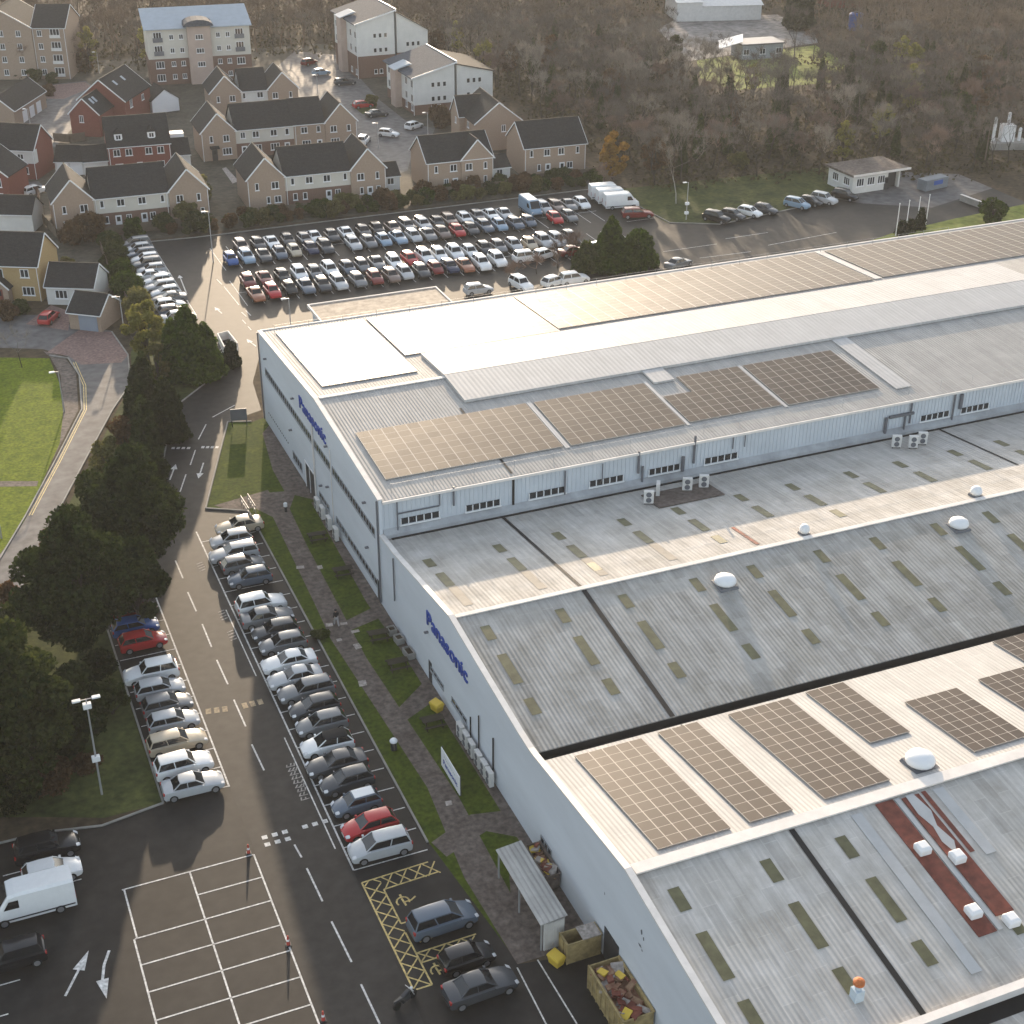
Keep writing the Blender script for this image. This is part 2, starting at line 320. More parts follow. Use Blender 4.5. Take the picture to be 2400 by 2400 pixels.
def copy_tree(o, parent=None):
    c = o.copy(); COL.objects.link(c); c.parent = parent
    for ch in o.children: copy_tree(ch, c)
    return c
def dup(root, loc, rz, label, group=None, s=None):
    c = copy_tree(root); c.location = loc; c.rotation_euler = (0, 0, rz); c['label'] = label
    if group: c['group'] = group
    if s: c.scale = (s, s, s)
    return c
def drop(root):
    for ch in list(root.children): drop(ch)
    D.objects.remove(root)

# ------------------------------------------------------------------ ground and surfaces
def sheet(name, pts, z, m):
    b = MB(); b.poly([(p[0], p[1], z) for p in pts]); return struct(b.obj(name, m))
def area(a):  # signed
    return sum(a[i][0]*a[(i+1) % len(a)][1]-a[(i+1) % len(a)][0]*a[i][1] for i in range(len(a)))
def pxs(*p): return [G2(*q) for q in p]
def csheet(name, pts, z, m):
    if area(pts) < 0: pts = pts[::-1]
    return sheet(name, pts, z, m)
csheet('ground', [(-1500, -300), (2000, -300), (2000, 3000), (-1500, 3000)], 0, 'soil')
csheet('garden_ground', [(-20, 196), (27, 198), (27, 217.5), (109, 216.5), (112, 240), (112, 330), (95, 345), (-20, 345)], .004, 'garden')
csheet('estate_road', pxs((762, 345), (700, 250), (640, 215), (640, 165), (690, 120), (800, 130), (850, 190), (890, 235), (960, 290), (1020, 300), (1005, 340), (965, 362), (955, 400), (900, 420), (860, 400), (870, 360)), .010, 'estate')
csheet('estate_court', pxs((30, 330), (60, 240), (60, 205), (200, 190), (235, 215), (170, 300), (130, 345), (70, 350)), .010, 'estate')
csheet('estate_lane', pxs((-120, 470), (20, 430), (90, 425), (110, 445), (30, 470), (-120, 520)), .010, 'estate')
csheet('brick_court', pxs((60, 230), (55, 205), (200, 192), (215, 205), (150, 232)), .014, 'paving')
csheet('estate_street', pxs((-250, 860), (-250, 760), (0, 738), (100, 738), (190, 770), (260, 775), (300, 830), (307, 900), (265, 960), (200, 1075), (110, 1250), (40, 1400), (-60, 1600), (-200, 1700), (-200, 1300), (60, 1210), (130, 1080), (190, 960), (186, 880), (160, 836), (100, 818), (0, 815)), .008, 'estate')
csheet('brick_crossing', pxs((110, 826), (160, 790), (185, 774), (262, 778), (300, 832), (285, 850), (190, 855), (160, 834)), .013, 'paving')
csheet('driveway', pxs((60, 760), (120, 715), (165, 730), (160, 775)), .012, 'paving')
csheet('street_footway', pxs((100, 822), (150, 836), (178, 872), (184, 960), (125, 1075), (52, 1205), (-30, 1340), (-60, 1300), (-10, 1240), (60, 1130), (110, 1050), (148, 960), (142, 880), (118, 838)), .012, 'path')
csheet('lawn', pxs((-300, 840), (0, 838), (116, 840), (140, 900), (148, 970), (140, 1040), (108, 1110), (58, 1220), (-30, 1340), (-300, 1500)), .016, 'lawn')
csheet('lawn_path', pxs((-100, 1128), (90, 1128), (86, 1140), (-100, 1142)), .02, 'path')
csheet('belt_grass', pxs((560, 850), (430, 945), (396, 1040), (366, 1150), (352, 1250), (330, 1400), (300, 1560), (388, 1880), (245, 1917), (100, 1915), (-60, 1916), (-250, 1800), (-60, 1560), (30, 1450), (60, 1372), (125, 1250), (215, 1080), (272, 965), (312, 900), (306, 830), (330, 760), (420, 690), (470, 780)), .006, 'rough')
ASPH = [(-60, 30), (34, 30), (34, 62.8), (29.4, 62.8), (27.3, 63.2), (26.6, 75.6), (25.9, 76), (25.9, 129), (22, 131.3), (28.9, 150.4), (33, 152), (34, 160), (38, 171), (100, 172), (168, 172), (168, 191), (160, 196.5), (143, 196), (116, 191.2), (109, 195), (108.4, 205), (108.2, 216), (39, 215.5), (27, 217), (27, 183), (31.5, 178), (33.2, 166.8), (24, 156.6), (20.8, 145.6), (17.2, 132.6), (15.6, 124), (13.6, 118), (9.3, 116.5), (9.2, 87.8), (4.6, 87), (.5, 87.9), (-60, 88)]
csheet('car_park', ASPH, .010, 'asphalt')
csheet('access_road', [(14.2, 30), (20.05, 30), (20.05, 127), (22, 131.5), (28.8, 150.4), (32, 158), (33, 166.5), (24.2, 156.6), (21, 145.4), (17.4, 132.4), (15.8, 123.5), (14.2, 117)], .014, 'road')
csheet('front_grass', [(25.95, 76.2), (27.4, 63.3), (33, 63.3), (33, 150), (31.3, 149.3), (28.8, 150.2), (22.1, 131.3), (25.95, 129.2)], .012, 'grass')
csheet('footpath', [(27.3, 63.2), (29.2, 63.2), (29.7, 80), (28.9, 100), (29.4, 120), (29.8, 128), (31.5, 131.6), (27.2, 132.5), (25.6, 131.5), (27.8, 127), (27.2, 110), (26.9, 104), (27.9, 82), (27.0, 72)], .018, 'path')
csheet('path_apron', [(30.3, 131.5), (33, 128.5), (33, 148), (31.6, 146), (30.4, 137)], .020, 'path')
csheet('wall_margin', [(32.0, 65), (33, 65), (33, 128.5), (32.2, 128.5), (31.6, 108.5), (32.0, 100)], .016, 'path')
csheet('cross_path', [(26.1, 76.2), (29.8, 77.9), (33, 77.2), (33, 73.6), (30.2, 75.8), (26.6, 74.4)], .022, 'path')
csheet('cross_path', [(28.6, 91.8), (33, 95.5), (33, 92.5), (28.7, 90.2)], .022, 'path')
csheet('cross_path', [(29, 106.2), (33, 107.8), (33, 105.8), (29, 104.6)], .022, 'path')
csheet('cross_path', [(22.9, 131.6), (28.8, 132.8), (28.8, 130.4), (24.8, 129.2)], .022, 'path')
csheet('shelter_paving', [(28.6, 63.2), (33, 63.2), (33, 73.4), (30.2, 71.6), (28.9, 68)], .024, 'path')
for i, (px, py) in enumerate([(750, 1330), (772, 1465), (806, 1462), (795, 1500), (833, 1480), (850, 1602), (838, 1515), (704, 1330), (1052, 1883)]):
    x, y = G2(px, py); a = rnd.uniform(-.3, .3); ww, hh = rnd.uniform(.45, .8), rnd.uniform(.4, .9)
    pts = [(x+u*ww*math.cos(a)-v*hh*math.sin(a), y+u*ww*math.sin(a)+v*hh*math.cos(a)) for u, v in ((-.5, -.5), (.5, -.4), (.45, .5), (-.5, .45))]
    csheet('paving_slab', pts, .028, 'slab')
csheet('far_verge', [(108.5, 195.2), (116, 191.6), (143, 196.3), (146, 203), (150, 212), (109, 214)], .012, 'rough')
csheet('roof_side_verge', [(124, 172.6), (168, 172.6), (168, 182), (152, 180), (138, 177.6)], .016, 'field')
csheet('field', [(163, 268), (186, 266), (200, 281), (204, 300), (170, 296), (162, 280)], .012, 'field')
csheet('rubble_yard', [(168, 296), (206, 302), (214, 316), (216, 336), (190, 342), (178, 330)], .014, 'yard')
csheet('hut_apron', [(140, 196), (143, 192), (152, 186), (168, 191), (168, 200), (150, 210)], .014, 'estate')

# road markings: thin paint sheets, one object per kind of marking
def strip(b, a, c, wd, z=.02):
    a = Vector(a+(0,)) if len(a) == 2 else Vector(a); c = Vector(c+(0,)) if len(c) == 2 else Vector(c)
    d = (c-a).normalized(); n = Vector((-d.y, d.x, 0))*wd/2
    b.quad(*[(p.x, p.y, z) for p in (a-n, c-n, c+n, a+n)])
b = MB()
BAY = 2.46
for X in (14.04, 9.48):
    strip(b, (X, 34 if X > 10 else 40), (X, 79.85), .12)
strip(b, (4.75, 40), (4.75, 74.9), .12); strip(b, (4.95, 74.9), (4.95, 79.85), .12)
for k in range(18):
    y = 79.85-BAY*k
    strip(b, (9.5, y), (14.04, y), .11); strip(b, (4.8, y), (9.5, y), .11) if k in (0,) or k >= 2 else None
strip(b, (20.1, 75.6), (20.1, 127), .13); strip(b, (19.55, 78.2), (19.55, 92), .1); strip(b, (19.55, 101), (19.55, 112), .1)
for k in range(21): strip(b, (20.1, 75.6+BAY*k), (25.6, 75.6+BAY*k), .1)
strip(b, (14.15, 87.8), (14.15, 116.5), .13)
for k in range(12): strip(b, (9.4, 87.9+BAY*k), (14.15, 87.9+BAY*k), .1)
for X0, X1, y in ((-2.6, 2.6, 84.4), (-3, 2.4, 82.0), (-8, -1.6, 76.8), (-8, -2.6, 74.2), (-9, -3.6, 71.6)): strip(b, (X0, y), (X1, y), .1)
for Y0, Y1, X0, X1 in ((199.6, 209.9, 40, 101), (184.9, 195.2, 39.5, 100)):
    strip(b, (X0, (Y0+Y1)/2), (X1, (Y0+Y1)/2), .1)
    n = int((X1-X0)/2.4)
    for k in range(n+1): strip(b, (X0+2.4*k, Y0), (X0+2.4*k, Y1), .1)
strip(b, (32.4, 184), (32.4, 216), .12)
for k in range(14): strip(b, (27.5, 184+2.4*k), (32.4, 184+2.4*k), .1)
for k in range(6):
    strip(b, (103, 198+0*k), (108, 198), .1) if k == 0 else None
for px in ((1555, 590, 1680, 572), (1700, 560, 1800, 545), (1800, 575, 1960, 545), (1640, 605, 1760, 590)):
    strip(b, G2(px[0], px[1]), G2(px[2], px[3]), .12)
strip(b, G2(1212, 2268), G2(1290, 2420), .1); strip(b, G2(1260, 2250), G2(1352, 2400), .1)
struct(b.obj('bay_lines', 'line'))
b = MB()
for pa, pb in (((550, 950), (498, 978)), ((483, 995), (465, 1030)), ((458, 1055), (446, 1090)), ((436, 1112), (422, 1153)), ((413, 1178), (402, 1210)), ((411, 1314), (429, 1356)), ((440, 1388), (460, 1433)), ((474, 1463), (496, 1517)), ((508, 1547), (534, 1604)), ((548, 1640), (576, 1703)), ((590, 1745), (619, 1806)), ((690, 1980), (707, 2010)), ((719, 2035), (756, 2113)), ((777, 2160), (824, 2255)), ((846, 2307), (890, 2400)), ((912, 2446), (960, 2550))):
    strip(b, G2(*pa), G2(*pb), .13)
for x in np.arange(15, 19.6, .75):
    if abs(x-17) > .3: b.quad((x, 81.1, .021), (x+.4, 81.1, .021), (x+.4, 81.5, .021), (x, 81.5, .021)); b.quad((x, 80.3, .021), (x+.4, 80.3, .021), (x+.4, 80.7, .021), (x, 80.7, .021)) if x < 17 else None
for px0, px1, py in ((402, 450, 1050), (472, 516, 1048)):
    a = Vector(G(px0, py, .021)); c = Vector(G(px1, py, .021))
    for k in range(4):
        strip(b, tuple((a.lerp(c, k/4))[:2]), tuple((a.lerp(c, k/4+.16))[:2]), .5)
strip(b, G2(660, 880), G2(560, 965), .14) if False else None
strip(b, G2(590, 690), G2(700, 745), .1) if False else None
for pa, pb in (((538, 700), (570, 718)), ((560, 722), (590, 775)), ((452, 690), (512, 722)), ((380, 640), (440, 730))):
    pass
for pa, pb in (((525, 672), (560, 715)), ((566, 732), (577, 742)), ((576, 728), (588, 740)), ((568, 750), (576, 759)), ((581, 765), (589, 774)), ((508, 655), (520, 667))):
    strip(b, G2(*pa), G2(*pb), .12)
struct(b.obj('centre_line', 'line'))
def arrow(b, tail, tip, wd=.16, hl=1.2, hw=.75, z=.022):
    a = Vector(G(*tail)); c = Vector(G(*tip)); d = (c-a).normalized(); n = Vector((-d.y, d.x, 0)); e = c-d*hl
    strip(b, tuple(a[:2]), tuple(e[:2]), wd, z)
    b.poly([tuple((e-n*hw/2)[:2])+(z,), tuple((e+n*hw/2)[:2])+(z,), tuple(c[:2])+(z,)][::-1])
b = MB()
arrow(b, (398, 1125), (412, 1088)); arrow(b, (477, 1085), (465, 1122)); arrow(b, (153, 2335), (208, 2228), hl=1.7, hw=.8)
pts = [G2(256, 2228), G2(244, 2262), G2(240, 2300)]
for i in range(2): strip(b, pts[i], pts[i+1], .18)
arrow(b, (240, 2296), (250, 2341), hl=1.7, hw=.8)
arrow(b, (438, 690), (420, 645)); arrow(b, (520, 735), (503, 720)); arrow(b, (600, 812), (578, 795))
struct(b.obj('road_arrows', 'line'))
b = MB()
for px0, px1, py0, py1 in ((482, 540, 1668, 1660), (568, 622, 1655, 1642)):
    a = Vector(G(px0, py0, .021)); c = Vector(G(px1, py1, .021))
    for k in range(3): strip(b, tuple(a.lerp(c, k/3)[:2]), tuple(a.lerp(c, k/3+.22)[:2]), .75, .021)
struct(b.obj('hump_patches', mat('sandy_paint', (.30, .235, .15), .8, .3, scale=2, fine=4)))
b = MB()
for k in range(9):
    y = 84.2+k*.52; n_ = rnd.randrange(2, 4)
    for q in range(n_): strip(b, (18.75+q*.3, y), (18.9+q*.3+rnd.uniform(-.1, .12), y+rnd.uniform(.25, .4)), .1, .021)
    strip(b, (18.7, y), (19.4, y+rnd.uniform(-.1, .1)), .09, .021)
for k in range(4):
    for y0 in (107.0, 110.5, 119.5): strip(b, (18.8, y0+k*.45), (19.4, y0+.2+k*.45), .13, .021)
struct(b.obj('worn_road_letters', mat('worn_paint', (.30, .28, .26), .85, .35, scale=3, fine=6)))
# yellow hatched disabled bays with the wheelchair sign
b = MB(); z = .022
def ystrip(a, c, wd=.12): strip(b, a, c, wd, z)
ystrip((20.25, 74.2), (20.35, 63.7)); ystrip((20.25, 74.2), (25.2, 74.4)); ystrip((21.45, 73.0), (25.6, 73.2)); ystrip((20.35, 63.7), (21.6, 63.7))
ystrip((21.45, 73.0), (21.5, 69.5)); ystrip((21.5, 68.6), (21.6, 63.7)); ystrip((21.5, 69.5), (25.6, 69.5)); ystrip((21.55, 66.6), (25.8, 66.7)); ystrip((21.5, 65.7), (25.6, 65.8))
def hatch(x0, x1, y0, y1, st, k):
    y = y0-(x1-x0)
    while y < y1:
        for s in (1, -1):
            a = [x0, y if s > 0 else y+(x1-x0)]; c = [x1, y+(x1-x0) if s > 0 else y]
            lo, hi = (a, c) if a[1] < c[1] else (c, a)
            if hi[1] <= y0 or lo[1] >= y1: continue
            if lo[1] < y0: t = (y0-lo[1])/(hi[1]-lo[1]); lo = [lo[0]+(hi[0]-lo[0])*t, y0]
            if hi[1] > y1: t = (y1-lo[1])/(hi[1]-lo[1]); hi = [lo[0]+(hi[0]-lo[0])*t, y1]
            ystrip(tuple(lo), tuple(hi), .1)
        y += st
hatch(20.32, 21.5, 63.7, 74.2, 1.25, 0)
for k in range(4):
    x = 21.6+k*1.05; ystrip((x, 73.05), (x+.9, 74.3), .1); ystrip((x+.9, 73.05), (x, 74.3), .1)
    ystrip((x, 65.75), (x+.9, 66.6), .1); ystrip((x+.9, 65.75), (x, 66.6), .1)
def wheelchair(cx, cy, s):
    P = [(cx+s*.55*math.cos(t), cy+s*.55*math.sin(t)) for t in np.linspace(R(-30), R(210), 12)]
    for i in range(11): ystrip(P[i], P[i+1], .12)
    ystrip((cx, cy+.4*s), (cx+.1*s, cy-.55*s), .14); ystrip((cx+.1*s, cy-.1*s), (cx+.75*s, cy-.1*s), .12); ystrip((cx+.7*s, cy-.1*s), (cx+1.2*s, cy+.2*s), .12)
    ystrip((cx-.08*s, cy+.75*s), (cx+.12*s, cy+.75*s), .24)
wheelchair(22.3, 71.4, .8); wheelchair(22.3, 64.7, .75); wheelchair(22.5, 67.6, .7)
struct(b.obj('disabled_bay_markings', 'yline'))
# kerbs
def kerb(name, pts, wd=.15, h=.12, m='kerb'):
    b = MB()
    for a, c in zip(pts, pts[1:]):
        b.bar((a[0], a[1], h/2), (c[0], c[1], h/2), wd, h)
    return struct(b.obj(name, m))
kerb('kerb', [(25.85, 76.3), (25.85, 129.1), (22.0, 131.3), (28.7, 150.3), (31.2, 149.4)])
kerb('kerb', [(33.2, 166.8), (24, 156.6), (20.7, 145.6), (17.1, 132.6)])
kerb('kerb', [(9.2, 116.5), (9.2, 87.8), (4.6, 87), (.5, 87.9), (-30, 88)])
kerb('kerb', pxs((116, 834), (160, 840), (186, 880), (192, 960), (130, 1080), (60, 1210), (-30, 1360)))
kerb('kerb', pxs((262, 778), (300, 832), (306, 900), (265, 960), (205, 1070), (110, 1250), (40, 1400)))
kerb('kerb', [(27, 183), (27, 216.6), (39, 215.6), (108.3, 215.6), (108.3, 205), (109, 195), (116, 191.3), (143, 196)])
b = MB()
for off in (.35, .6):
    P = pxs((165, 850), (189, 905), (190, 962), (130, 1080), (60, 1210))
    for a, c in zip(P, P[1:]): strip(b, (a[0]+off, a[1]), (c[0]+off, c[1]), .1, .016)
struct(b.obj('double_yellow_line', 'yline'))

# ------------------------------------------------------------------ the factory
FX0, FX1 = 32.8, 190.0
fac = empty('factory_building', (80, 96, 0), 0, 'huge pale blue-grey factory with ribbed sheet roofs, white copings and company lettering', 'factory')
def fit(o, root=fac):
    o.parent = root; o.matrix_parent_inverse = Matrix.Translation(-Vector(root.location)); return o
def fp(b, name, m, **k): return fit(b.obj(name, m, **k))
zA = lambda Y: 7.0+(107-Y)*(2.2/17.1)
zB = lambda Y: 9.2-(89.9-Y)*(2.0/15.6)
zW = lambda Y: 7.3+(73.3-Y)*(1.9/13.9)
zC = lambda Y: 9.2-(59.4-Y)*(2.2/14.9)
zN = lambda Y: 10.75+(Y-107.2)*(1.35/19.8)
zF = lambda Y: 12.1-(Y-127)*(1.35/22.3)
prof = [(149.3, 10.75), (127, 12.15), (107.2, 10.85), (107.2, 7.35), (103.2, 7.62), (89.9, 9.4), (82, 8.55), (76, 7.95), (74.2, 7.85), (73.3, 7.9), (59.4, 9.42), (52, 8.45), (44.5, 7.5), (40, 7.4)]
b = MB(); b.prism([(FX0, y, z) for y, z in [(149.3, 0)]+prof+[(40, 0)]], (.28, 0, 0)); fp(b, 'front_wall', 'wallpaint')
b = MB()
for (y0, z0), (y1, z1) in zip(prof, prof[1:]):
    if abs(y0-y1) < .01: continue
    b.bar((FX0+.15, y0, z0+.05), (FX0+.15, y1, z1+.05), .46, .12)
fp(b, 'coping', 'coping')
def roofslab(name, y0, z0, y1, z1, m, xa=FX0+.29, xb=FX1, th=.2, ext=0):
    b = MB(); b.prism([(xa, y0, z0), (xa, y1, z1), (xa, y1, z1-th), (xa, y0, z0-th)], (xb-xa, 0, 0)); return fp(b, name, m)
roofslab('roof_slope', 107.2, zN(107.2), 127, 12.1, 'highroof'); roofslab('roof_slope', 127, 12.1, 149.2, zF(149.2), 'highroof')
roofslab('roof_slope', 89.9, 9.2, 107.25, zA(107.25), 'asbA'); roofslab('roof_slope', 74.4, zB(74.4), 89.9, 9.2, 'asbB')
roofslab('roof_slope', 59.4, 9.2, 73.3, zW(73.3), 'whiteroof'); roofslab('roof_slope', 44.6, zC(44.6), 59.4, 9.2, 'asbA')
roofslab('roof_slope', 30, 8.6, 42.9, 6.9, 'asbB')
b = MB(); b.box(FX0+.29, FX1, 73.25, 74.45, 6.35, 6.55); b.box(FX0+.29, FX1, 74.36, 74.5, 6.5, 7.13); b.box(FX0+.29, FX1, 73.2, 73.33, 6.5, 7.24); fp(b, 'valley_gutter', 'gutter')
b = MB(); b.box(FX0+.29, FX1, 42.8, 44.6, 6.2, 6.4); fp(b, 'valley_gutter', 'gutter')
b = MB(); b.box(FX0+.3, FX1, 43.95, 44.5, 6.9, 7.45); fp(b, 'parapet', 'coping')
b = MB(); b.box(FX0+.3, FX1, 107.3, 107.6, 6, 10.55); b.box(FX0+.3, FX1, 149.0, 149.3, 0, 10.6); b.box(FX1-.3, FX1, 40, 149, 0, 9); fp(b, 'side_wall', 'cladding')
b = MB()   # cladding ribs of the wall above the low roof
x = FX0+.5
while x < 130: b.box(x, x+.09, 107.24, 107.302, 7.9, 10.5); x += .42
fp(b, 'cladding_ribs', 'cladding')
b = MB(); b.prism([(FX0+.32, 107.3, 7.05), (FX0+.32, 106.75, 7.05), (FX0+.32, 106.8, 7.45), (FX0+.32, 107.3, 7.85)], (FX1-FX0-.4, 0, 0)); fp(b, 'wall_plinth', mat('grey_plinth', (.33, .34, .35), .8, .25, scale=.5))
b = MB(); b.box(FX0+.9, FX1, 106.55, 106.75, 7.07, 7.16); fp(b, 'flashing', 'black')
b = MB(); b.box(FX0+.4, FX1, 107.15, 107.45, 10.62, 10.73); fp(b, 'eaves_gutter', 'black')
b = MB(); b.box(FX0+.3, FX1, 106.98, 107.15, 10.50, 10.74); b.box(FX0+.3, FX1, 149.2, 149.45, 10.55, 10.85); fp(b, 'fascia', 'coping')
b = MB(); b.bar((FX0+.5, 127, 12.17), (FX1, 127, 12.17), .5, .1); b.bar((FX0+.5, 89.9, 9.26), (FX1, 89.9, 9.26), .45, .1); b.bar((FX0+.5, 59.4, 9.27), (FX1, 59.4, 9.27), .9, .12); fp(b, 'ridge_cap', 'coping')
def onroof(b, f, x0, x1, y0, y1, lift=.03, th=None):
    P = [(x0, y0, f(y0)+lift), (x1, y0, f(y0)+lift), (x1, y1, f(y1)+lift), (x0, y1, f(y1)+lift)]
    if th: b.prism([(p[0], p[1], p[2]) for p in P], (0, 0, th))
    else: b.quad(*P)
    return b
# raised new sheeting that straddles the ridge of the tall block
b = MB(); onroof(b, zN, 46.3, 120, 121.3, 126.9, .06, .28); onroof(b, zF, 46.3, 120, 127.0, 134.0, .06, .28); onroof(b, zN, 65.6, 67.9, 118.6, 121.25, .06, .2); onroof(b, zN, 88.3, 90.2, 109.5, 121.25, .05, .1); onroof(b, zN, 51.95, 52.4, 110, 119.4, .04, .05); onroof(b, zF, 103.9, 104.9, 135.5, 148.5, .04, .08)
onroof(b, zN, 64.75, 65.1, 110, 119.4, .04, .05); onroof(b, zN, 75.62, 75.98, 110, 119.4, .04, .05)
fp(b, 'overlay_sheeting', 'overlay')
for f, a in ((zN, (45.4, 45.62, 107.6, 120.5)), (zA, (44.1, 44.4, 90, 106.5)), (zB, (44.05, 44.45, 74.4, 89.8)), (zC, (44.1, 44.5, 44.6, 58.9)), (zW, (44.2, 44.35, 72.0, 73.2)), (zA, (92, 92.25, 95, 106.5))):
    b = MB(); onroof(b, f, *a, .04); fp(b, 'expansion_joint', 'black')
b = MB(); b.box(45.42, 45.62, 107.2, 107.3, 7.2, 10.5); fp(b, 'expansion_joint', 'black')
SKX = [35.0, 41.4, 46.9, 53.3, 58.8, 65.3, 70.8, 77.2, 82.8, 89.2, 94.7, 101.1]
for i, X in enumerate(SKX):
    for f, y, l, k in ((zB, 87.3, 1.7, 9), (zB, 83.0, 3.4, 9), (zB, 78.75, 1.75, 9), (zA, 100.4, 1.7, 12), (zA, 96.7, 2.8, 12), (zA, 93.2, 1.7, 7), (zC, 56.5, 1.75, 4), (zC, 52.25, 3.4, 4), (zC, 48.2, 1.75, 4)):
        if i >= k or (f is zA and y == 93.2 and i not in (2, 4, 6)): continue
        b = MB(); X_ = X+rnd.uniform(-.06, .06); onroof(b, f, X_-.39, X_+.39, y-l/2, y+l/2, .035); fp(b, 'skylight', 'sky_l')
    if i in (0, 1, 2, 3):
        b = MB(); onroof(b, zA, X-.38, X+.4, 91.3, 95.2, .025); fp(b, 'skylight', 'sky_f')
# odd repaired strips on the nearest slope
b = MB(); onroof(b, zC, 50.6, 51.95, 48, 58.85, .03, .05); onroof(b, zC, 52.55, 53.9, 48.9, 58.7, .03, .05); onroof(b, zC, 54.15, 54.5, 53.5, 58.8, .03); fp(b, 'rust_red_strip', 'rust')
b = MB(); onroof(b, zA, 60.9, 61.25, 90.7, 94.9, .04); fp(b, 'rust_red_strip', 'rust'); b = MB(); onroof(b, zC, 62.8, 63.8, 55, 58.8, .03, .05); fp(b, 'rust_red_strip', 'rust')
b = MB(); onroof(b, zC, 48.55, 49.35, 46, 58.6, .03, .03); onroof(b, zC, 55.0, 55.8, 53, 58.7, .03, .03); onroof(b, zC, 52.05, 52.4, 48, 58.8, .03, .06)
b.poly([(x, y, zC(y)+.10) for x, y in ((52.9, 58.8), (53.5, 58.8), (53.8, 57.2), (53.4, 56.0), (53.7, 54.6), (53.2, 53.6), (52.9, 54.8), (53.1, 56.0), (52.8, 57.2))])
fp(b, 'pale_roof_strip', mat('pale_strip', (.40, .40, .395), .7, .10, scale=.8))
for X, Y in ((51.25, 54.6), (52.95, 53.3), (51.3, 49.5), (53.1, 48.2)):
    b = MB(); z0 = zC(Y); b.loft([[(X-.42, Y-.4, z0+.02), (X+.42, Y-.4, z0-.05), (X+.42, Y+.4, z0+.05), (X-.42, Y+.4, z0+.1)], [(X-.44, Y-.42, z0+.42), (X+.44, Y-.42, z0+.42), (X+.44, Y+.42, z0+.5), (X-.44, Y+.42, z0+.5)], [(X-.3, Y-.3, z0+.58), (X+.3, Y-.3, z0+.58), (X+.3, Y+.3, z0+.62), (X-.3, Y+.3, z0+.62)]]); fp(b, 'roof_unit', 'white', bevel=.05)
for X, Y, f, r in ((55.5, 86.6, zB, .85), (79.0, 87.0, zB, .8), (56.0, 61.4, zW, .95), (65.7, 90.8, zA, .42), (83.8, 90.8, zA, .5), (98.5, 87, zB, .8)):
    b = MB(); z0 = f(Y)-.1; b.lathe((X, Y, z0), [(r*.8, 0), (r*.8, .35), (r*1.05, .38), (r*1.08, .55), (r*.95, .8), (r*.6, .98), (r*.15, 1.04)], 18); fp(b, 'roof_vent', 'white', smooth=True)
    b = MB(); b.loft([[(X-r, Y-r, f(Y-r)+.02), (X+r, Y-r, f(Y-r)+.02), (X+r, Y+r, f(Y+r)+.02), (X-r, Y+r, f(Y+r)+.02)], [(X-r*.9, Y-r*.9, f(Y)+.14), (X+r*.9, Y-r*.9, f(Y)+.14), (X+r*.9, Y+r*.9, f(Y)+.16), (X-r*.9, Y+r*.9, f(Y)+.16)]]); fp(b, 'vent_base', 'pipe')
b = MB(); X, Y = 41.3, 47.0; z0 = zC(Y); b.box(X-.3, X+.3, Y-.3, Y+.3, z0-.1, z0+.75); b.lathe((X, Y, z0+.75), [(.2, 0), (.2, .3)], 10); fp(b, 'roof_unit', mat('pale_blue_enamel', (.42, .50, .56), .5, .12, scale=2), bevel=.03)
b = MB(); b.lathe((X, Y, z0+1.05), [(.16, 0), (.34, .1), (.34, .3), (.1, .45)], 12); fp(b, 'vent_cowl', mat('orange_rust', (.42, .13, .04), .7, .3, scale=3))
# window bands of the front wall
def band(name, y0, y1, z0, z1, step, x=FX0, sill=True, parent=True):
    b = MB(); b.box(x-.02, x+.05, y1, y0, z0, z1); b.cur = 1
    n = max(1, int(round((y0-y1)/step)))
    for k in range(n+1):
        y = y1+(y0-y1)*k/n; b.box(x-.06, x-.021, y-.035, y+.035, z0, z1)
    b.box(x-.065, x-.021, y1, y0, z1-.05, z1); b.box(x-.065, x-.021, y1, y0, z0, z0+.05)
    b.box(x-.09, x-.021, y1-.1, y0+.1, z0-.1, z0-.003)
    return fp(b, name, ['glass', 'greyframe'])
band('window_band', 147.2, 128.7, 6.45, 7.3, .8); band('window_band', 128.0, 122.3, 6.45, 7.3, .8); band('window_band', 121.7, 108.7, 6.45, 7.3, .8)
band('window_band', 121.3, 108.5, 1.3, 2.05, .9); band('window_band', 137.2, 133.7, .85, 1.8, .9); band('window_band', 127.2, 123.8, 1.25, 1.9, .8); band('window_band', 94.5, 91.5, 1.3, 1.75, .75); band('window_band', 89.6, 86.3, 1.45, 1.95, .8); band('window_band', 71.9, 70.1, 1.4, 2.0, .6)
for k in range(14):
    y = 147.3-k*.62; b = MB(); b.box(FX0-.03, FX0+.02, y-.22, y, 1.72, 1.86); fp(b, 'vent_slot', 'black')
b = MB(); b.box(FX0-.05, FX0+.02, 129.0, 132.0, .0, 2.95); fp(b, 'entrance_recess', 'dark'); b = MB(); b.box(FX0-.12, FX0-.051, 128.85, 132.15, 2.95, 3.1); b.box(FX0-.1, FX0-.051, 132.0, 132.15, 0, 2.95); b.box(FX0-.1, FX0-.051, 130.45, 130.55, 0, 2.9); fp(b, 'entrance_frame', 'frame')
for y0, y1, z1 in ((94.3, 95.0, 2.05), (108.05, 108.55, 2.15), (59.7, 61.75, 2.65)):
    b = MB(); b.box(FX0-.04, FX0+.02, y0, y1, .02, z1); fp(b, 'door', 'dark')
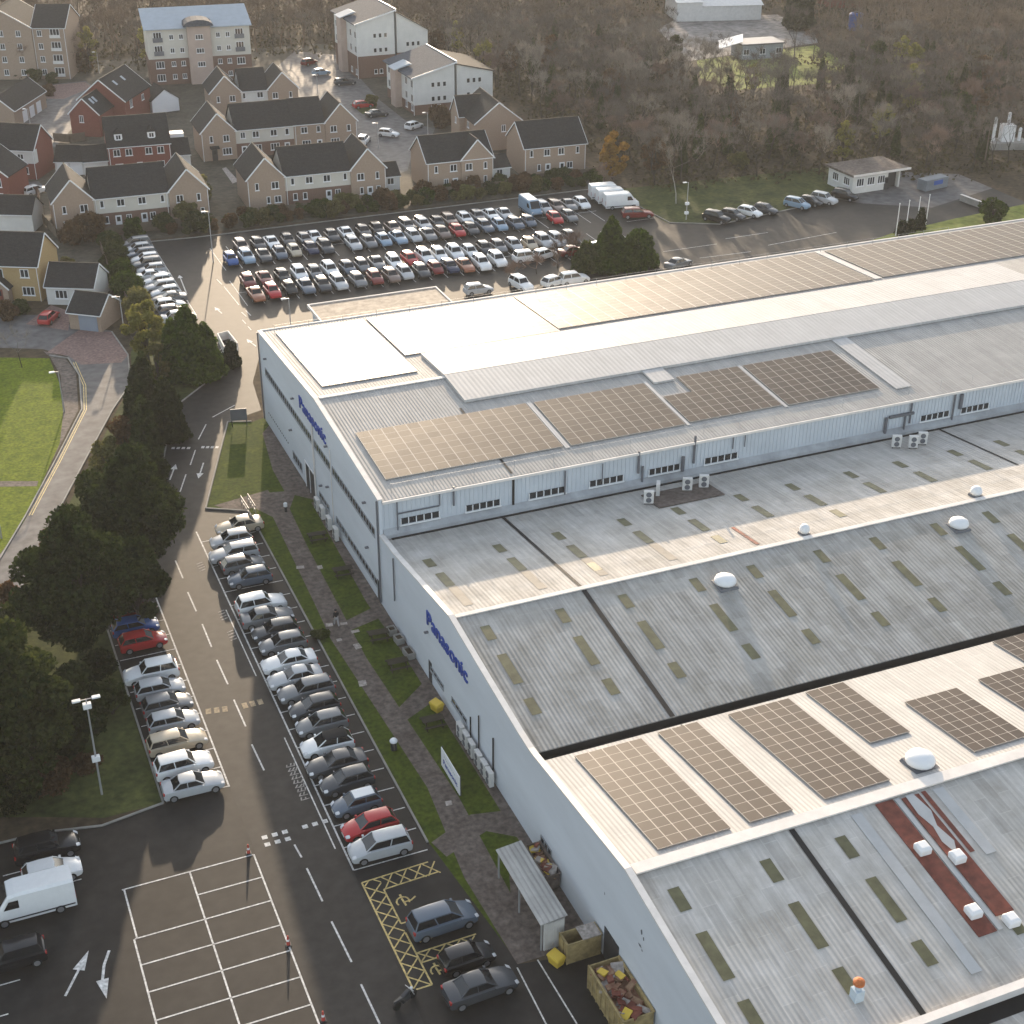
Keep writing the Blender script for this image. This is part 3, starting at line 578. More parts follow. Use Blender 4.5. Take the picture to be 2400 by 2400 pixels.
for y, z0, z1, m, r in ((107.45, .3, 10.7, 'pipe', .09), (149.2, .2, 10.7, 'pipe', .08), (128.25, .3, 8.9, 'coping', .09), (122.0, 1, 9, 'coping', .05), (103.35, 2.9, 7.2, 'pipe', .07), (85.26, .9, 2.95, 'black', .06), (83.5, .9, 4.3, 'black', .06), (80.6, 1.0, 4.25, 'black', .07)):
    b = MB(); b.tube((FX0-.12, y, z0), (FX0-.12, y, z1), r); fp(b, 'downpipe', m)
for y, z in ((146.3, 8.7), (135.2, 8.7), (123.1, 8.8), (111.1, 8.75), (110.9, 4.2), (95.0, 4.8), (137, 4.3), (123.5, 4.2), (126, 3.1)):
    b = MB(); b.box(FX0-.35, FX0-.02, y-.12, y+.12, z-.08, z+.06); fp(b, 'wall_light', 'pipe')
b = MB()
for y, z, ww, hh in ((57.0, 6.5, .25, .5), (56.7, 6.2, .18, .35), (57.1, 5.3, .5, .22), (56.8, 5.15, .2, .2), (45.5, 6.1, .2, .7), (62.0, 5.2, .12, .3)): b.poly([(FX0-.006, y-ww*.5, z-hh*.2), (FX0-.006, y+ww*.1, z-hh*.5), (FX0-.006, y+ww*.5, z+hh*.1), (FX0-.006, y-ww*.2, z+hh*.5)][::-1])
fp(b, 'scuff_marks', 'pipe')
# wall above the low roof: windows and pipes
def PY(px, py, Y): d = ray(px, py); t = Y/d[1]; return d[0]*t, CAMH+d[2]*t
for pa, pb in (((940, 1237), (1030, 1222)), ((1092, 1208), (1172, 1193)), ((1240, 1178), (1325, 1161)), ((1381, 1151), (1460, 1134)), ((1520, 1122), (1592, 1109)), ((1650, 1096), (1727, 1080)), ((2155, 996), (2222, 982)), ((2250, 976), (2315, 962))):
    xa, za = PY(pa[0], pa[1], 107.2); xb, zb = PY(pb[0], pb[1], 107.2); zc = 8.35
    b = MB(); b.box(xa, xb, 107.22, 107.26, zc-.3, zc+.3); b.cur = 1
    n = 5
    for k in range(n+1): x = xa+(xb-xa)*k/n; b.box(x-.04, x+.04, 107.15, 107.219, zc-.3, zc+.3)
    b.box(xa-.1, xb+.1, 107.08, 107.219, zc-.42, zc-.301); fp(b, 'window_band', ['glass', 'frame'])
for px, z0, z1, r in ((930, 7.4, 10.4, .06), (1030, 9.3, 10.4, .06), (1063, 9.0, 10.9, .09), (1325, 7.9, 10.3, .08), (1413, 8.5, 10.3, .05), (1498, 8.6, 10.9, .12), (1629, 8.5, 11.4, .12), (1508, 7.6, 9.2, .12), (1603, 7.9, 9.4, .18), (1720, 9.2, 10.4, .06), (1748, 9.2, 10.4, .05), (2140, 8.2, 10.4, .1), (2083, 7.6, 9.3, .16), (2128, 7.6, 9.3, .1), (2242, 7.5, 10.5, .1), (2258, 8.7, 10.3, .2)):
    x, _ = PY(px, 1237-(px-940)*.204-60, 107.1); b = MB(); b.tube((x, 107.08, z0), (x, 107.08, z1), r); fp(b, 'wall_pipe', 'pipe')
x0, _ = PY(2083, 985, 107.1); x1, _ = PY(2140, 975, 107.1); b = MB(); b.bar((x0, 107.05, 9.3), (x1, 107.05, 9.3), .25, .25); fp(b, 'wall_pipe', 'pipe')
x0, _ = PY(930, 1205, 107.1); x1, _ = PY(1030, 1190, 107.1); b = MB(); b.bar((x0, 107.1, 9.25), (x1, 107.1, 9.25), .1, .1); fp(b, 'wall_pipe', 'pipe')
b = MB()
for k in range(24):
    x = FX0+1.5+k*3.9; b.tube((x, 108.2, zN(108.2)), (x, 108.2, zN(108.2)+.95), .025, n=5)
    b.tube((x, 147.9, zF(147.9)), (x, 147.9, zF(147.9)+.95), .025, n=5)
b.tube((FX0+1.5, 108.2, 11.7), (FX0+91, 108.2, 11.7), .012, n=4); b.tube((FX0+1.5, 147.9, 11.75), (FX0+91, 147.9, 11.75), .012, n=4)
fp(b, 'edge_rail', 'steel')
# roof hut and lean-to behind the tall block
fl_, fr_ = G(724, 716, 3.6), G(1020, 674, 3.6); nr_ = G(1060, 710, 3.6)
cano = empty('loading_canopy', (56, 165, 0), 0, 'flat tan-roofed loading canopy behind the tall block beside parked cars', 'canopy')
b = MB(); b.box(fl_[0]+.3, fr_[0]-.3, 149.5, fl_[1]-.4, 0, 3.4); fit(b.obj('canopy_wall', 'cladding'), cano)
b = MB(); b.box(fl_[0], fr_[0], 149.46, fl_[1], 3.4, 3.6); fit(b.obj('roof', mat('tan_felt', (.30, .25, .20), .8, .15, scale=.4, fine=1.5)), cano)
b = MB(); b.box(fl_[0]-.2, fl_[0]-.01, 149.46, fl_[1]+.2, 3.35, 3.72); b.box(fr_[0]+.01, fr_[0]+.2, 149.46, fl_[1]+.2, 3.35, 3.72); b.box(fl_[0], fr_[0], fl_[1]+.01, fl_[1]+.2, 3.35, 3.72); fit(b.obj('coping', 'coping'), cano)
# solar arrays
def pv(f, x0, x1, y0, y1, label, mw=1.0, mh=1.65, notch=None, group='solar arrays on the factory roofs'):
    nx = max(1, round((x1-x0)/mw)); ny = max(1, round((y1-y0)/mh)); lift = .16
    me = D.meshes.new('solar_array'); vs = []; fs = []; uv = []
    def patch(xa, xb, ya, yb):
        o = len(vs); vs.extend([(xa, ya, f(ya)+lift), (xb, ya, f(ya)+lift), (xb, yb, f(yb)+lift), (xa, yb, f(yb)+lift)]); fs.append((o, o+1, o+2, o+3))
        for X, Y in ((xa, ya), (xb, ya), (xb, yb), (xa, yb)): uv.append(((X-x0)/(x1-x0)*nx, (Y-y0)/(y1-y0)*ny))
        o = len(vs); e = [(xa, ya), (xb, ya), (xb, yb), (xa, yb)]
        for i in range(4):
            a = e[i]; c = e[(i+1) % 4]; o = len(vs)
            vs.extend([(a[0], a[1], f(a[1])+.05), (c[0], c[1], f(c[1])+.05), (c[0], c[1], f(c[1])+lift), (a[0], a[1], f(a[1])+lift)]); fs.append((o, o+1, o+2, o+3)); uv.extend([(.001, .001)]*4)
    if notch: patch(x0, notch[0], y0, notch[1]); patch(notch[0], x1, y0, y1)
    else: patch(x0, x1, y0, y1)
    me.from_pydata(vs, [], fs); l = me.uv_layers.new(name='UVMap')
    for i, u in enumerate(uv): l.data[i].uv = u
    me.materials.append(M['pv']); o = D.objects.new('solar_array', me); COL.objects.link(o)
    return tag(o, label, 'solar panels', group)
pv(zN, 34.5, 51.8, 110.3, 119.1, 'bronze-tinted solar array nearest the front edge of the tall block', 1.2, 1.1)
pv(zN, 52.6, 64.6, 110.2, 119.0, 'grey-brown solar array on the tall block, left of the notched one', 1.2, 1.1)
pv(zN, 65.2, 75.5, 110.4, 119.1, 'solar array with a notch at its upper left corner', 1.2, 1.1, notch=(68.4, 115.8))
pv(zN, 76.1, 86.8, 110.2, 119.1, 'solar array on the tall block beside the bare sheeting and white strip', 1.2, 1.1)
pv(zF, 34.4, 44.4, 129.6, 147.8, 'seamed solar array at the far corner of the tall block above the front wall', 1.7, 1.0)
pv(zF, 44.8, 62.5, 134.6, 147.9, 'glaring solar array on the far slope where the sun flashes brightest', 1.7, 1.0)
pv(zF, 62.7, 103.6, 135.4, 148.0, 'very long cream-lit solar array on the far slope left of a white strip', 1.7, 1.0)
pv(zF, 105.2, 150, 135.7, 148.0, 'far-slope solar array right of the white strip running out of frame', 1.7, 1.0)
pv(zW, 35.6, 40.8, 60.5, 72.7, 'five-column solar array nearest the front edge of the white roof, pale at its top', .98, 1.0)
pv(zW, 42.2, 45.4, 60.5, 72.9, 'narrow three-column solar array beside the black roof joint on the white roof', .98, 1.0)
pv(zW, 47.9, 53.0, 60.6, 72.8, 'third solar array along the white roof, wide and dark brown', .98, 1.0)
pv(zW, 54.6, 57.9, 65.0, 73.0, 'short solar array above the white roof vent on the white roof', .98, 1.0)
pv(zW, 60.1, 64.7, 60.9, 68.5, 'tan glinting solar array right of the white roof vent', .98, 1.0)
pv(zW, 66.9, 71.8, 61, 68.8, 'solar array at the right edge of the picture beside the tan one', .98, 1.0)
pv(zW, 71.8, 78, 69.5, 73.1, 'solar array corner close under the long black gutter at the right edge', .98, 1.0)
# lettering
def lettering(txt, name, loc, rot, length, th, m, label=None, bold=.012):
    c = D.curves.new(name, 'FONT'); c.body = txt; c.size = 1; c.extrude = th; c.offset = bold; c.align_x = 'LEFT'
    t_ = D.objects.new(name, c); COL.objects.link(t_); bpy.context.view_layer.update(); s = length/t_.dimensions[0]
    me = D.meshes.new_from_object(t_.evaluated_get(bpy.context.evaluated_depsgraph_get())); D.objects.remove(t_); D.curves.remove(c)
    me.materials.clear(); me.materials.append(M[m]); o = D.objects.new(name, me); COL.objects.link(o); o.scale = (s, s, 1); o.location = loc; o.rotation_euler = rot
    return o
WALLROT = Matrix(((0, 0, -1), (-1, 0, 0), (0, 1, 0))).to_euler()
o = lettering('Panasonic', 'company_sign', (FX0-.06, 132.85, 8.82), WALLROT, 9.3, .05, 'blue'); o.scale[1] *= .8; tag(o, 'blue company name lettering high on the tall white end wall above the window band', 'sign')
o = lettering('Panasonic', 'company_sign', (FX0-.06, 95.2, 5.62), WALLROT, 9.1, .05, 'blue'); o.scale[1] *= .8; tag(o, 'blue company name lettering on the lower front wall under the sloping coping', 'sign')

# ------------------------------------------------------------------ air conditioners
def condenser():
    r = empty('air_conditioner', (0, 0, 0), 0, 'cream air conditioner', 'air conditioner')
    b = MB(); b.box(-.19, .19, -.48, .48, .12, 1.42); b.obj('casing', 'ac', r, bevel=.02)
    for z in (.48, 1.06):
        b = MB(); b.tube((-.2, 0, z), (-.215, 0, z), .27, n=16); b.obj('fan_grille', 'pipe', r)
    for y in (-.35, .35): b = MB(); b.box(-.19, .19, y-.04, y+.04, 0, .12); b.obj('foot', 'dark', r)
    return r
ac = condenser()
nm = ['first', 'second', 'third', 'fourth', 'fifth', 'sixth', 'seventh', 'eighth', 'ninth', 'tenth', 'eleventh', 'twelfth', 'thirteenth', 'fourteenth', 'fifteenth', 'sixteenth', 'seventeenth', 'eighteenth', 'nineteenth', 'twentieth', 'twenty-first', 'twenty-second', 'twenty-third', 'twenty-fourth', 'twenty-fifth', 'twenty-sixth', 'twenty-seventh', 'twenty-eighth']
for k, y in enumerate((126.6, 124.8, 122.5, 120.2)): dup(ac, (32.3, y, .02), 0, 'tall cream air conditioner below the tall block, %s from the porch end' % nm[k], 'air conditioners along the front wall')
for k, y in enumerate((86.6, 85.4, 84.2, 82.8, 81.6, 80.5)): dup(ac, (32.35, y, .02), 0, 'cream air conditioner behind the white banner, %s from the yellow bin end' % nm[k], 'air conditioners along the front wall')
for k, (x, y, l) in enumerate(((57.2, 103.2, 'small cream air conditioner at the lower left of the stained roof platform'), (58.9, 104.6, 'tilted air conditioner in the rusty clutter against the roof wall'), (61.8, 104.3, 'air conditioner under the thick dark wall pipe, left one of two'), (63.5, 104.2, 'air conditioner under the thick dark wall pipe, right one of two'), (85.2, 104.4, 'left one of three air conditioners under the square duct loop'), (86.5, 103.5, 'middle one of three air conditioners under the square duct loop'), (87.9, 103.9, 'right one of three air conditioners under the square duct loop'))):
    dup(ac, (x, y, zA(y)+.02), R(65 if k != 1 else 150), l, 'air conditioners on the low roof', .95)
drop(ac)
b = MB(); onroof(b, zA, 57.5, 64.3, 101.7, 105.2, .03, .1); o = b.obj('roof_platform', 'path'); tag(o, 'stained low platform under the air conditioners on the low roof', 'platform')

# ------------------------------------------------------------------ things between the car row and the front wall
b = MB(); r = empty('waiting_shelter', (30, 67.4, 0), 0, 'open-sided shelter with a long grey corrugated roof by the front wall', 'shelter')
b = MB(); b.prism([(29.05, 63.5, 2.42), (30.95, 63.5, 2.62), (30.95, 71.2, 2.62), (29.05, 71.2, 2.42)], (0, 0, .07)); fit(b.obj('roof', 'shelterroof'), r)
for x, y in ((29.2, 63.7), (29.2, 67.4), (29.2, 71.0), (30.8, 63.7), (30.8, 67.4), (30.8, 71.0)): b = MB(); b.box(x-.05, x+.05, y-.05, y+.05, 0, 2.42); fit(b.obj('post', 'steel'), r)
b = MB(); b.box(29.3, 30.75, 63.55, 63.62, .1, 2.4)
for k in range(12): b.box(29.32+k*.12, 29.38+k*.12, 63.5, 63.55, .1, 2.4)
fit(b.obj('end_panel', 'ac'), r)
b = MB(); b.box(30.4, 30.75, 64.5, 70.5, .4, .46); b.box(30.45, 30.7, 65, 65.1, 0, .4); b.box(30.45, 30.7, 70, 70.1, 0, .4); fit(b.obj('bench', 'wood'), r)
def skip(name, x0, x1, y0, y1, h, label, lid=0, fill='card', m='ochre', rot=None):
    r = empty(name, ((x0+x1)/2, (y0+y1)/2, .02), 0, label, 'skip'); X, Y = (x1-x0)/2, (y1-y0)/2; t = .08; b = MB()
    for a in ((-X, X, -Y, -Y+t), (-X, X, Y-t, Y), (-X, -X+t, -Y+t, Y-t), (X-t, X, -Y+t, Y-t)): b.box(a[0], a[1], a[2], a[3], .15, h)
    b.box(-X+t, X-t, -Y+t, Y-t, .15, .3)
    n = int(2*Y/.6)
    for k in range(n+1): y = -Y+2*Y*k/n; b.box(-X-.06, -X-.001, y-.04, y+.04, .15, h-.05)
    b.box(-X-.08, -X-.001, -Y, Y, h-.05, h+.05); b.box(X+.001, X+.08, -Y, Y, h-.05, h+.05)
    b.obj('body', m, r)
    if lid: b = MB(); b.box(-X+1.1, X, -Y, Y, h+.003, h+.08); b.obj('lid', 'card' if lid == 2 else 'slab', r)
    b = MB(); b.box(-X+.1, X-.1, -Y+.1, -Y+.3, 0, .15); b.box(-X+.1, X-.1, Y-.3, Y-.1, 0, .15); b.obj('skid', 'dark', r)
    if fill:
        b = MB()
        for k in range(60):
            cx, cy = rnd.uniform(-X+.3, X-.3), rnd.uniform(-Y+.3, Y-.3); cz = h-.35+rnd.uniform(-.2, .3); s = rnd.uniform(.15, .4); a = rnd.uniform(0, 3)
            u = Vector((math.cos(a), math.sin(a), rnd.uniform(-.4, .4)))*s; v = Vector((-math.sin(a), math.cos(a), rnd.uniform(-.4, .4)))*s*rnd.uniform(.4, 1); c = Vector((cx, cy, cz)); b.cur = rnd.choice((0, 0, 0, 1, 1, 2, 3))
            b.prism([tuple(c-u-v), tuple(c+u-v), tuple(c+u+v), tuple(c-u+v)], (0, 0, rnd.uniform(.03, .2)))
        b.cur = 0; b.box(-X+t+.01, X-t-.01, -Y+t+.01, Y-t-.01, .31, h-.4); b.obj('contents', [fill, 'rust', 'slab', 'yellow'], r)
    return r
skip('waste_skip', 31.55, 32.65, 68.4, 71.9, 1.45, 'grey open skip of red and tan scrap between shelter and wall', fill='card', m='path')
skip('waste_skip', 30.2, 32.6, 61.8, 63.0, 1.85, 'ochre enclosed skip with a square opening in its lid', lid=1, fill=None)
skip('waste_skip', 30.6, 32.65, 54.6, 59.5, 2.15, 'long ochre skip heaped with cardboard and red scrap', fill='card')
for x, y, l in ((29.65, 62.3, 'yellow grit bin at the end of the ochre lidded skip'), (31.9, 90.8, 'yellow grit bin against the front wall near the wall windows')):
    r = empty('grit_bin', (x, y, .02), R(20), l, 'bin', 'yellow grit bins'); b = MB(); b.loft([[(-.3, -.4, 0), (.3, -.4, 0), (.3, .4, 0), (-.3, .4, 0)], [(-.38, -.5, .6), (.38, -.5, .6), (.38, .5, .6), (-.38, .5, .6)]]); b.obj('body', 'yellow', r, bevel=.03)
    b = MB(); b.loft([[(-.42, -.54, .6), (.42, -.54, .6), (.42, .54, .6), (-.42, .54, .6)], [(-.36, -.48, .78), (.3, -.48, .88), (.3, .48, .88), (-.36, .48, .78)]]); b.obj('lid', 'yellow', r, bevel=.03)
for k, (x, y, l, s) in enumerate(((32.1, 102.7, 'small concrete planter nearest the corner pipe', .8), (32.25, 101.2, 'open concrete planter, middle one by the front wall', .9), (32.35, 98.9, 'long stained concrete planter by the front wall', 1.3))):
    r = empty('planter', (x, y, .02), R(4), l, 'planter', 'planters by the front wall'); b = MB()
    for a in ((-.35, .35, -.5*s, -.42*s), (-.35, .35, .42*s, .5*s), (-.35, -.27, -.42*s, .42*s), (.27, .35, -.42*s, .42*s)): b.box(a[0], a[1], a[2], a[3], 0, .6)
    b.obj('trough', 'kerb', r); b = MB(); b.box(-.27, .27, -.42*s, .42*s, 0, .45); b.obj('soil_fill', 'soil', r)
r = empty('banner_stand', (29.8, 82.05, 0), 0, 'white banner board with dark blue writing standing on the grass', 'banner')
b = MB(); b.box(-.03, .03, -1.95, 1.95, .12, 1.85); b.obj('board', 'white', r)
for y in (-1.9, 1.9): b = MB(); b.tube((.08, y, 0), (.08, y, 1.95), .045); b.obj('post', 'dark', r)
o = lettering('Panasonic', 'lettering', (-.042, 1.5, .62), WALLROT, 3.0, .006, 'blue'); o.parent = r; o.scale[1] *= .8
b = MB()
for k in range(9):
    y = 1.35-k*.28; h = rnd.uniform(.08, .2); b.box(-.036, -.031, y-.11, y-.07, 1.32, 1.32+h); b.box(-.036, -.031, y-.15, y-.02, 1.32, 1.36)
b.obj('faint_lettering', mat('faint_blue', (.25, .34, .42), .6, .1), r)
def picnic():
    r = empty('picnic_table', (0, 0, 0), 0, 'table', 'picnic table'); b = MB()
    for k in range(5): b.box(-.9, .9, -.36+k*.148, -.23+k*.148, .70, .74)
    b.obj('table_top', 'wood', r)
    for s in (-1, 1): b = MB(); b.box(-.9, .9, s*.72-.13, s*.72+.13, .42, .46); b.obj('seat', 'wood', r)
    for x in (-.65, .65):
        b = MB(); b.bar((x, -.62, 0), (x, -.25, .70), .08, .05); b.bar((x, .62, 0), (x, .25, .70), .08, .05); b.bar((x, -.8, .40), (x, .8, .40), .05, .08); b.obj('leg_frame', 'wood', r)
    return r
pt = picnic()
for k, p in enumerate(((742, 1266), (802, 1348), (885, 1498), (930, 1566), (1012, 1702))):
    x, y, _ = G(*p); dup(pt, (x+.1, y, .012), R(rnd.uniform(-8, 12)), 'dark timber picnic table on the grass by the front wall, %s from the porch' % nm[k], 'picnic tables on the grass')
drop(pt)
r = empty('litter_bin', (27.05, 87.3, .02), 0, 'white capped litter bin beside the footpath', 'bin'); b = MB(); b.lathe((0, 0, 0), [(.24, 0), (.26, .75)], 14); b.obj('body', 'dark', r); b = MB(); b.lathe((0, 0, .75), [(.3, 0), (.31, .12), (.2, .26), (.05, .3)], 14); b.obj('cap', 'white', r)
r = empty('bollard', (29.3, 127.6, .02), 0, 'short white-topped bollard at the path crossing by the porch', 'bollard'); b = MB(); b.lathe((0, 0, 0), [(.14, 0), (.14, .6)], 12); b.obj('post', 'dark', r); b = MB(); b.lathe((0, 0, .6), [(.2, 0), (.2, .35), (.08, .45)], 12); b.obj('top', 'white', r)
def railing(name, pts, h, label, m='steel', posts=2.0):
    r = empty(name, (pts[0][0], pts[0][1], 0), 0, label, 'railing'); o0 = Vector((pts[0][0], pts[0][1], 0))
    b = MB()
    for a, c in zip(pts, pts[1:]):
        for z in (h, h*.5): b.tube(Vector((a[0], a[1], z))-o0, Vector((c[0], c[1], z))-o0, .03, n=6)
    b.obj('rail', m, r); 
    for a, c in zip(pts, pts[1:]):
        L = math.dist(a, c); n = max(1, int(L/posts))
        for k in range(n+1):
            p = Vector((a[0]+(c[0]-a[0])*k/n, a[1]+(c[1]-a[1])*k/n, 0))-o0; b = MB(); b.tube(p, p+Vector((0, 0, h)), .035, n=6); b.obj('post', m, r)
    return r
railing('guard_rail', pxs((566, 1182), (585, 1212)), 1.0, 'pale guard rail beside the cross path, left of a pair', posts=.6)
railing('guard_rail', pxs((582, 1177), (600, 1206)), 1.0, 'pale guard rail beside the cross path, right of a pair', posts=.6)
railing('barrier_rail', [(28.5, 162.2), (30.4, 166.8), (33.2, 170.4)], .9, 'long low barrier rail by the road behind the big cypress', m='coping', posts=2.5)
# notice board at the gate
gx, gy, _ = G(562, 1000); r = empty('notice_board', (gx, gy, 0), R(-12), 'grey notice board on two posts at the grass corner', 'sign'); b = MB(); b.box(-.9, .9, -.04, .04, .8, 2.2); b.obj('board', 'pipe', r)
for x in (-.8, .8): b = MB(); b.tube((x, .07, 0), (x, .07, 2.2), .05); b.obj('post', 'dark', r)
# entrance hut behind the cypress
gx, gy, _ = G(525, 800); 
def traffic_cone(px, py, label):
    x, y, _ = G(px, py); r = empty('marker_post', (x, y, .02), 0, label, 'marker post', 'red and white marker posts'); b = MB(); b.box(-.18, .18, -.18, .18, 0, .06); b.obj('base', 'dark', r)
    b = MB(); b.lathe((0, 0, .06), [(.13, 0), (.05, .75)], 12); b.obj('cone', 'redplastic', r); b = MB(); b.lathe((0, 0, .36), [(.105, 0), (.085, .16)], 12); b.obj('band', 'white', r)
traffic_cone(583, 2000, 'red marker post at the top corner of the empty bays'); traffic_cone(676, 2215, 'red marker post midway down the bay line'); traffic_cone(758, 2392, 'red marker post at the bottom edge of the picture')

# ------------------------------------------------------------------ cars
CARS = {'hatchback': (4.05, 1.76, 1.48, .90, .20, -1.50, -1.93, .93), 'saloon': (4.60, 1.82, 1.44, .85, .15, -.95, -1.55, .92), 'estate': (4.60, 1.82, 1.50, .85, .20, -1.90, -2.18, .94),
        'four-by-four': (4.45, 1.86, 1.68, .85, .30, -1.75, -2.05, 1.04), 'people carrier': (4.40, 1.82, 1.63, 1.15, .35, -1.80, -2.08, 1.0), 'small car': (3.65, 1.66, 1.46, .85, .28, -1.35, -1.72, .93)}
def wheel_mesh():
    b = MB(); b.tube((0, -.1, 0), (0, .1, 0), .315, n=16); b.cur = 1
    for s in (-1, 1): b.tube((0, s*.1, 0), (0, s*.112, 0), .21, n=12)
    b.cur = 0; return b.mesh('wheel', ['tyre', 'rim'])
WHEEL = wheel_mesh()
def car_proto(kind, near, soft=False):
    L, W, H, xw0, xr0, xr1, xw1, zb = CARS[kind]; w = W/2; h = L/2; r = empty('car', (0, 0, 0), 0, kind, 'car')
    hood = zb-.06; tail = zb if kind != 'saloon' else zb+.02
    st = [(-h, .60, .66, .80, .34), (-h+.07, tail-.12, tail-.06, .90, .24), (-h+.22, tail-.03, tail, .96, .22), (-h+.75, zb-.02, zb+.01, 1, .22), (xw0-.3, zb-.03, zb, 1, .22), (xw0, zb-.06, zb-.01, .99, .22), (h-.75, hood-.10, hood-.03, .97, .22), (h-.32, hood-.20, hood-.13, .92, .22), (h-.1, hood-.34, hood-.27, .84, .24), (h, .52, .56, .70, .32)]
    rings = []
    for x, zs, zt, k, zl in st:
        W_ = w*k; rings.append([(x, -.92*W_, zl), (x, -W_, .52), (x, -.97*W_, zs), (x, -.80*W_, zt), (x, 0, zt+.03), (x, .80*W_, zt), (x, .97*W_, zs), (x, W_, .52), (x, .92*W_, zl)])
    b = MB(); b.loft(rings)
    g0, g1 = .86*w, .64*w; zr = H-.07
    base = [(xw0, -g0*.9), (xw0, g0*.9), (xw1, g0*.92), (xw1, -g0*.92)]; top = [(xr0, -g1), (xr0, g1), (xr1, g1*.97), (xr1, -g1*.97)]
    nb = 4
    # rounded roof
    def ro(k, z, e): return [(xr0+e, -g1*k, z-.02), (xr0+e+.06, 0, z-.01), (xr0+e, g1*k, z-.02), ((xr0+xr1)/2, g1*k*1.01, z), (xr1-e, g1*k*.97, z-.02), (xr1-e-.04, 0, z-.02), (xr1-e, -g1*k*.97, z-.02), ((xr0+xr1)/2, -g1*k*1.01, z)]
    if soft: b2 = MB(); b2.loft([ro(1.06, H-.11, .04), ro(1.03, H-.04, .0), ro(.8, H, -.15)]); b2.obj('soft_top', 'softtop', r, smooth=True)
    else: b.loft([ro(1.06, H-.11, .04), ro(1.03, H-.04, .0), ro(.8, H, -.15)])
    zbm = zb-.01
    for (x0, y0), (x1, y1) in zip(base, top): b.bar((x0, y0, zbm), (x1, y1, zr), .075, .06)
    xm0 = (xw0+xw1)/2-.1; xm1 = (xr0+xr1)/2-.05
    for s in (-1, 1): b.bar((xm0, s*g0*.965, zbm), (xm1, s*g1*1.02, zr), .05, .07)
    o = b.obj('body', 'paint', r, smooth=False)
    o.data.polygons.foreach_set('use_smooth', [True]*len(o.data.polygons))
    try: o.data.set_sharp_from_angle(angle=R(32))
    except Exception: pass
    q = lambda n, *p: MB().quad(*p).obj(n, 'cargl', r)
    B = [(x, y, zbm) for x, y in base]; T = [(x, y, zr) for x, y in top]
    q('windscreen', B[1], B[0], T[0], T[1]); q('rear_window', B[3], B[2], T[2], T[3]); q('side_window', B[0], B[3], T[3], T[0]); q('side_window', B[2], B[1], T[1], T[2])
    for x in (h-.78, -h+.72):
        for s in (-1, 1):
            o = D.objects.new('wheel', WHEEL); COL.objects.link(o); o.parent = r; o.location = (x, s*(w-.09), .315)
    if near:
        for s in (-1, 1):
            b = MB(); b.loft([[(h-.24, s*w*.80-.13, hood-.23), (h-.24, s*w*.80+.13, hood-.23), (h-.3, s*w*.80+.12, hood-.13), (h-.3, s*w*.80-.13, hood-.13)], [(h-.02, s*w*.66-.13, hood-.30), (h-.02, s*w*.66+.13, hood-.30), (h-.1, s*w*.68+.12, hood-.21), (h-.1, s*w*.68-.13, hood-.21)]]); b.obj('headlight', 'lamp', r)
            b = MB(); b.box(-h-.005, -h+.13, s*w*.76-.12, s*w*.76+.12, tail-.26, tail-.06); b.obj('tail_light', 'tail', r, bevel=.02)
            b = MB(); b.box(xw0-.28, xw0-.12, s*(w+.02)-.1, s*(w+.02)+.1, zb-.02, zb+.12); b.obj('wing_mirror', 'paint', r, bevel=.03)
        b = MB(); b.box(h-.03, h+.012, -.26, .26, .36, .47); b.obj('number_plate', 'plate', r)
        b = MB(); b.box(h-.12, h+.01, -.42, .42, .26, .34); b.box(-h-.005, -h+.1, -.5, .5, .3, .4); b.obj('bumper_grille', 'trim', r)
    return r
def proto_van(near=True):
    r = empty('van', (0, 0, 0), 0, 'van', 'van'); b = MB(); L = 5.7; h = L/2
    def ring(x, k, zt, zl=.3): w = 1.0*k; return [(x, -.96*w, zl), (x, -w, .7), (x, -.98*w, zt*.62), (x, -.93*w, zt-.18), (x, -.78*w, zt), (x, .78*w, zt), (x, .93*w, zt-.18), (x, .98*w, zt*.62), (x, w, .7), (x, .96*w, zl)]
    b.loft([ring(-h, .97, 2.42), ring(-h+.05, 1, 2.5), ring(.9, 1, 2.52), ring(1.35, .99, 2.42), ring(2.12, .97, 1.36), ring(2.55, .94, 1.18), ring(2.78, .88, .98), ring(h, .8, .62)]); b.obj('body', 'paint', r)
    b = MB(); b.quad((2.13, -.80, 1.40), (2.13, .80, 1.40), (1.40, .74, 2.42), (1.40, -.74, 2.42)); b.obj('windscreen', 'cargl', r)
    for s in (-1, 1):
        b = MB(); P = [(1.75, s*.985, 1.42), (.75, s*1.0, 1.42), (.75, s*.975, 2.05), (1.35, s*.968, 2.05)]; b.quad(*(P if s > 0 else P[::-1])); b.obj('side_window', 'cargl', r)
        b = MB(); b.box(-h-.02, -h+.06, s*.88-.07, s*.88+.07, .9, 1.5); b.obj('tail_light', 'tail', r)
        b = MB(); b.box(2.55, 2.72, s*.72-.16, s*.72+.16, .86, 1.08); b.obj('headlight', 'lamp', r)
        b = MB(); b.box(-h+.1, 2.2, s*1.0-.012, s*1.0+.012, .52, .62); b.obj('side_moulding', 'trim', r)
    b = MB(); b.box(-h-.03, -h+.1, -.9, .9, .34, .5); b.box(h-.06, h+.02, -.75, .75, .34, .5); b.obj('bumper', 'trim', r)
    for x in (-1.75, 1.85):
        for s in (-1, 1):
            o = D.objects.new('wheel', WHEEL); COL.objects.link(o); o.parent = r; o.location = (x, s*.9, .33); o.scale = (1.06, 1.1, 1.06)
    return r
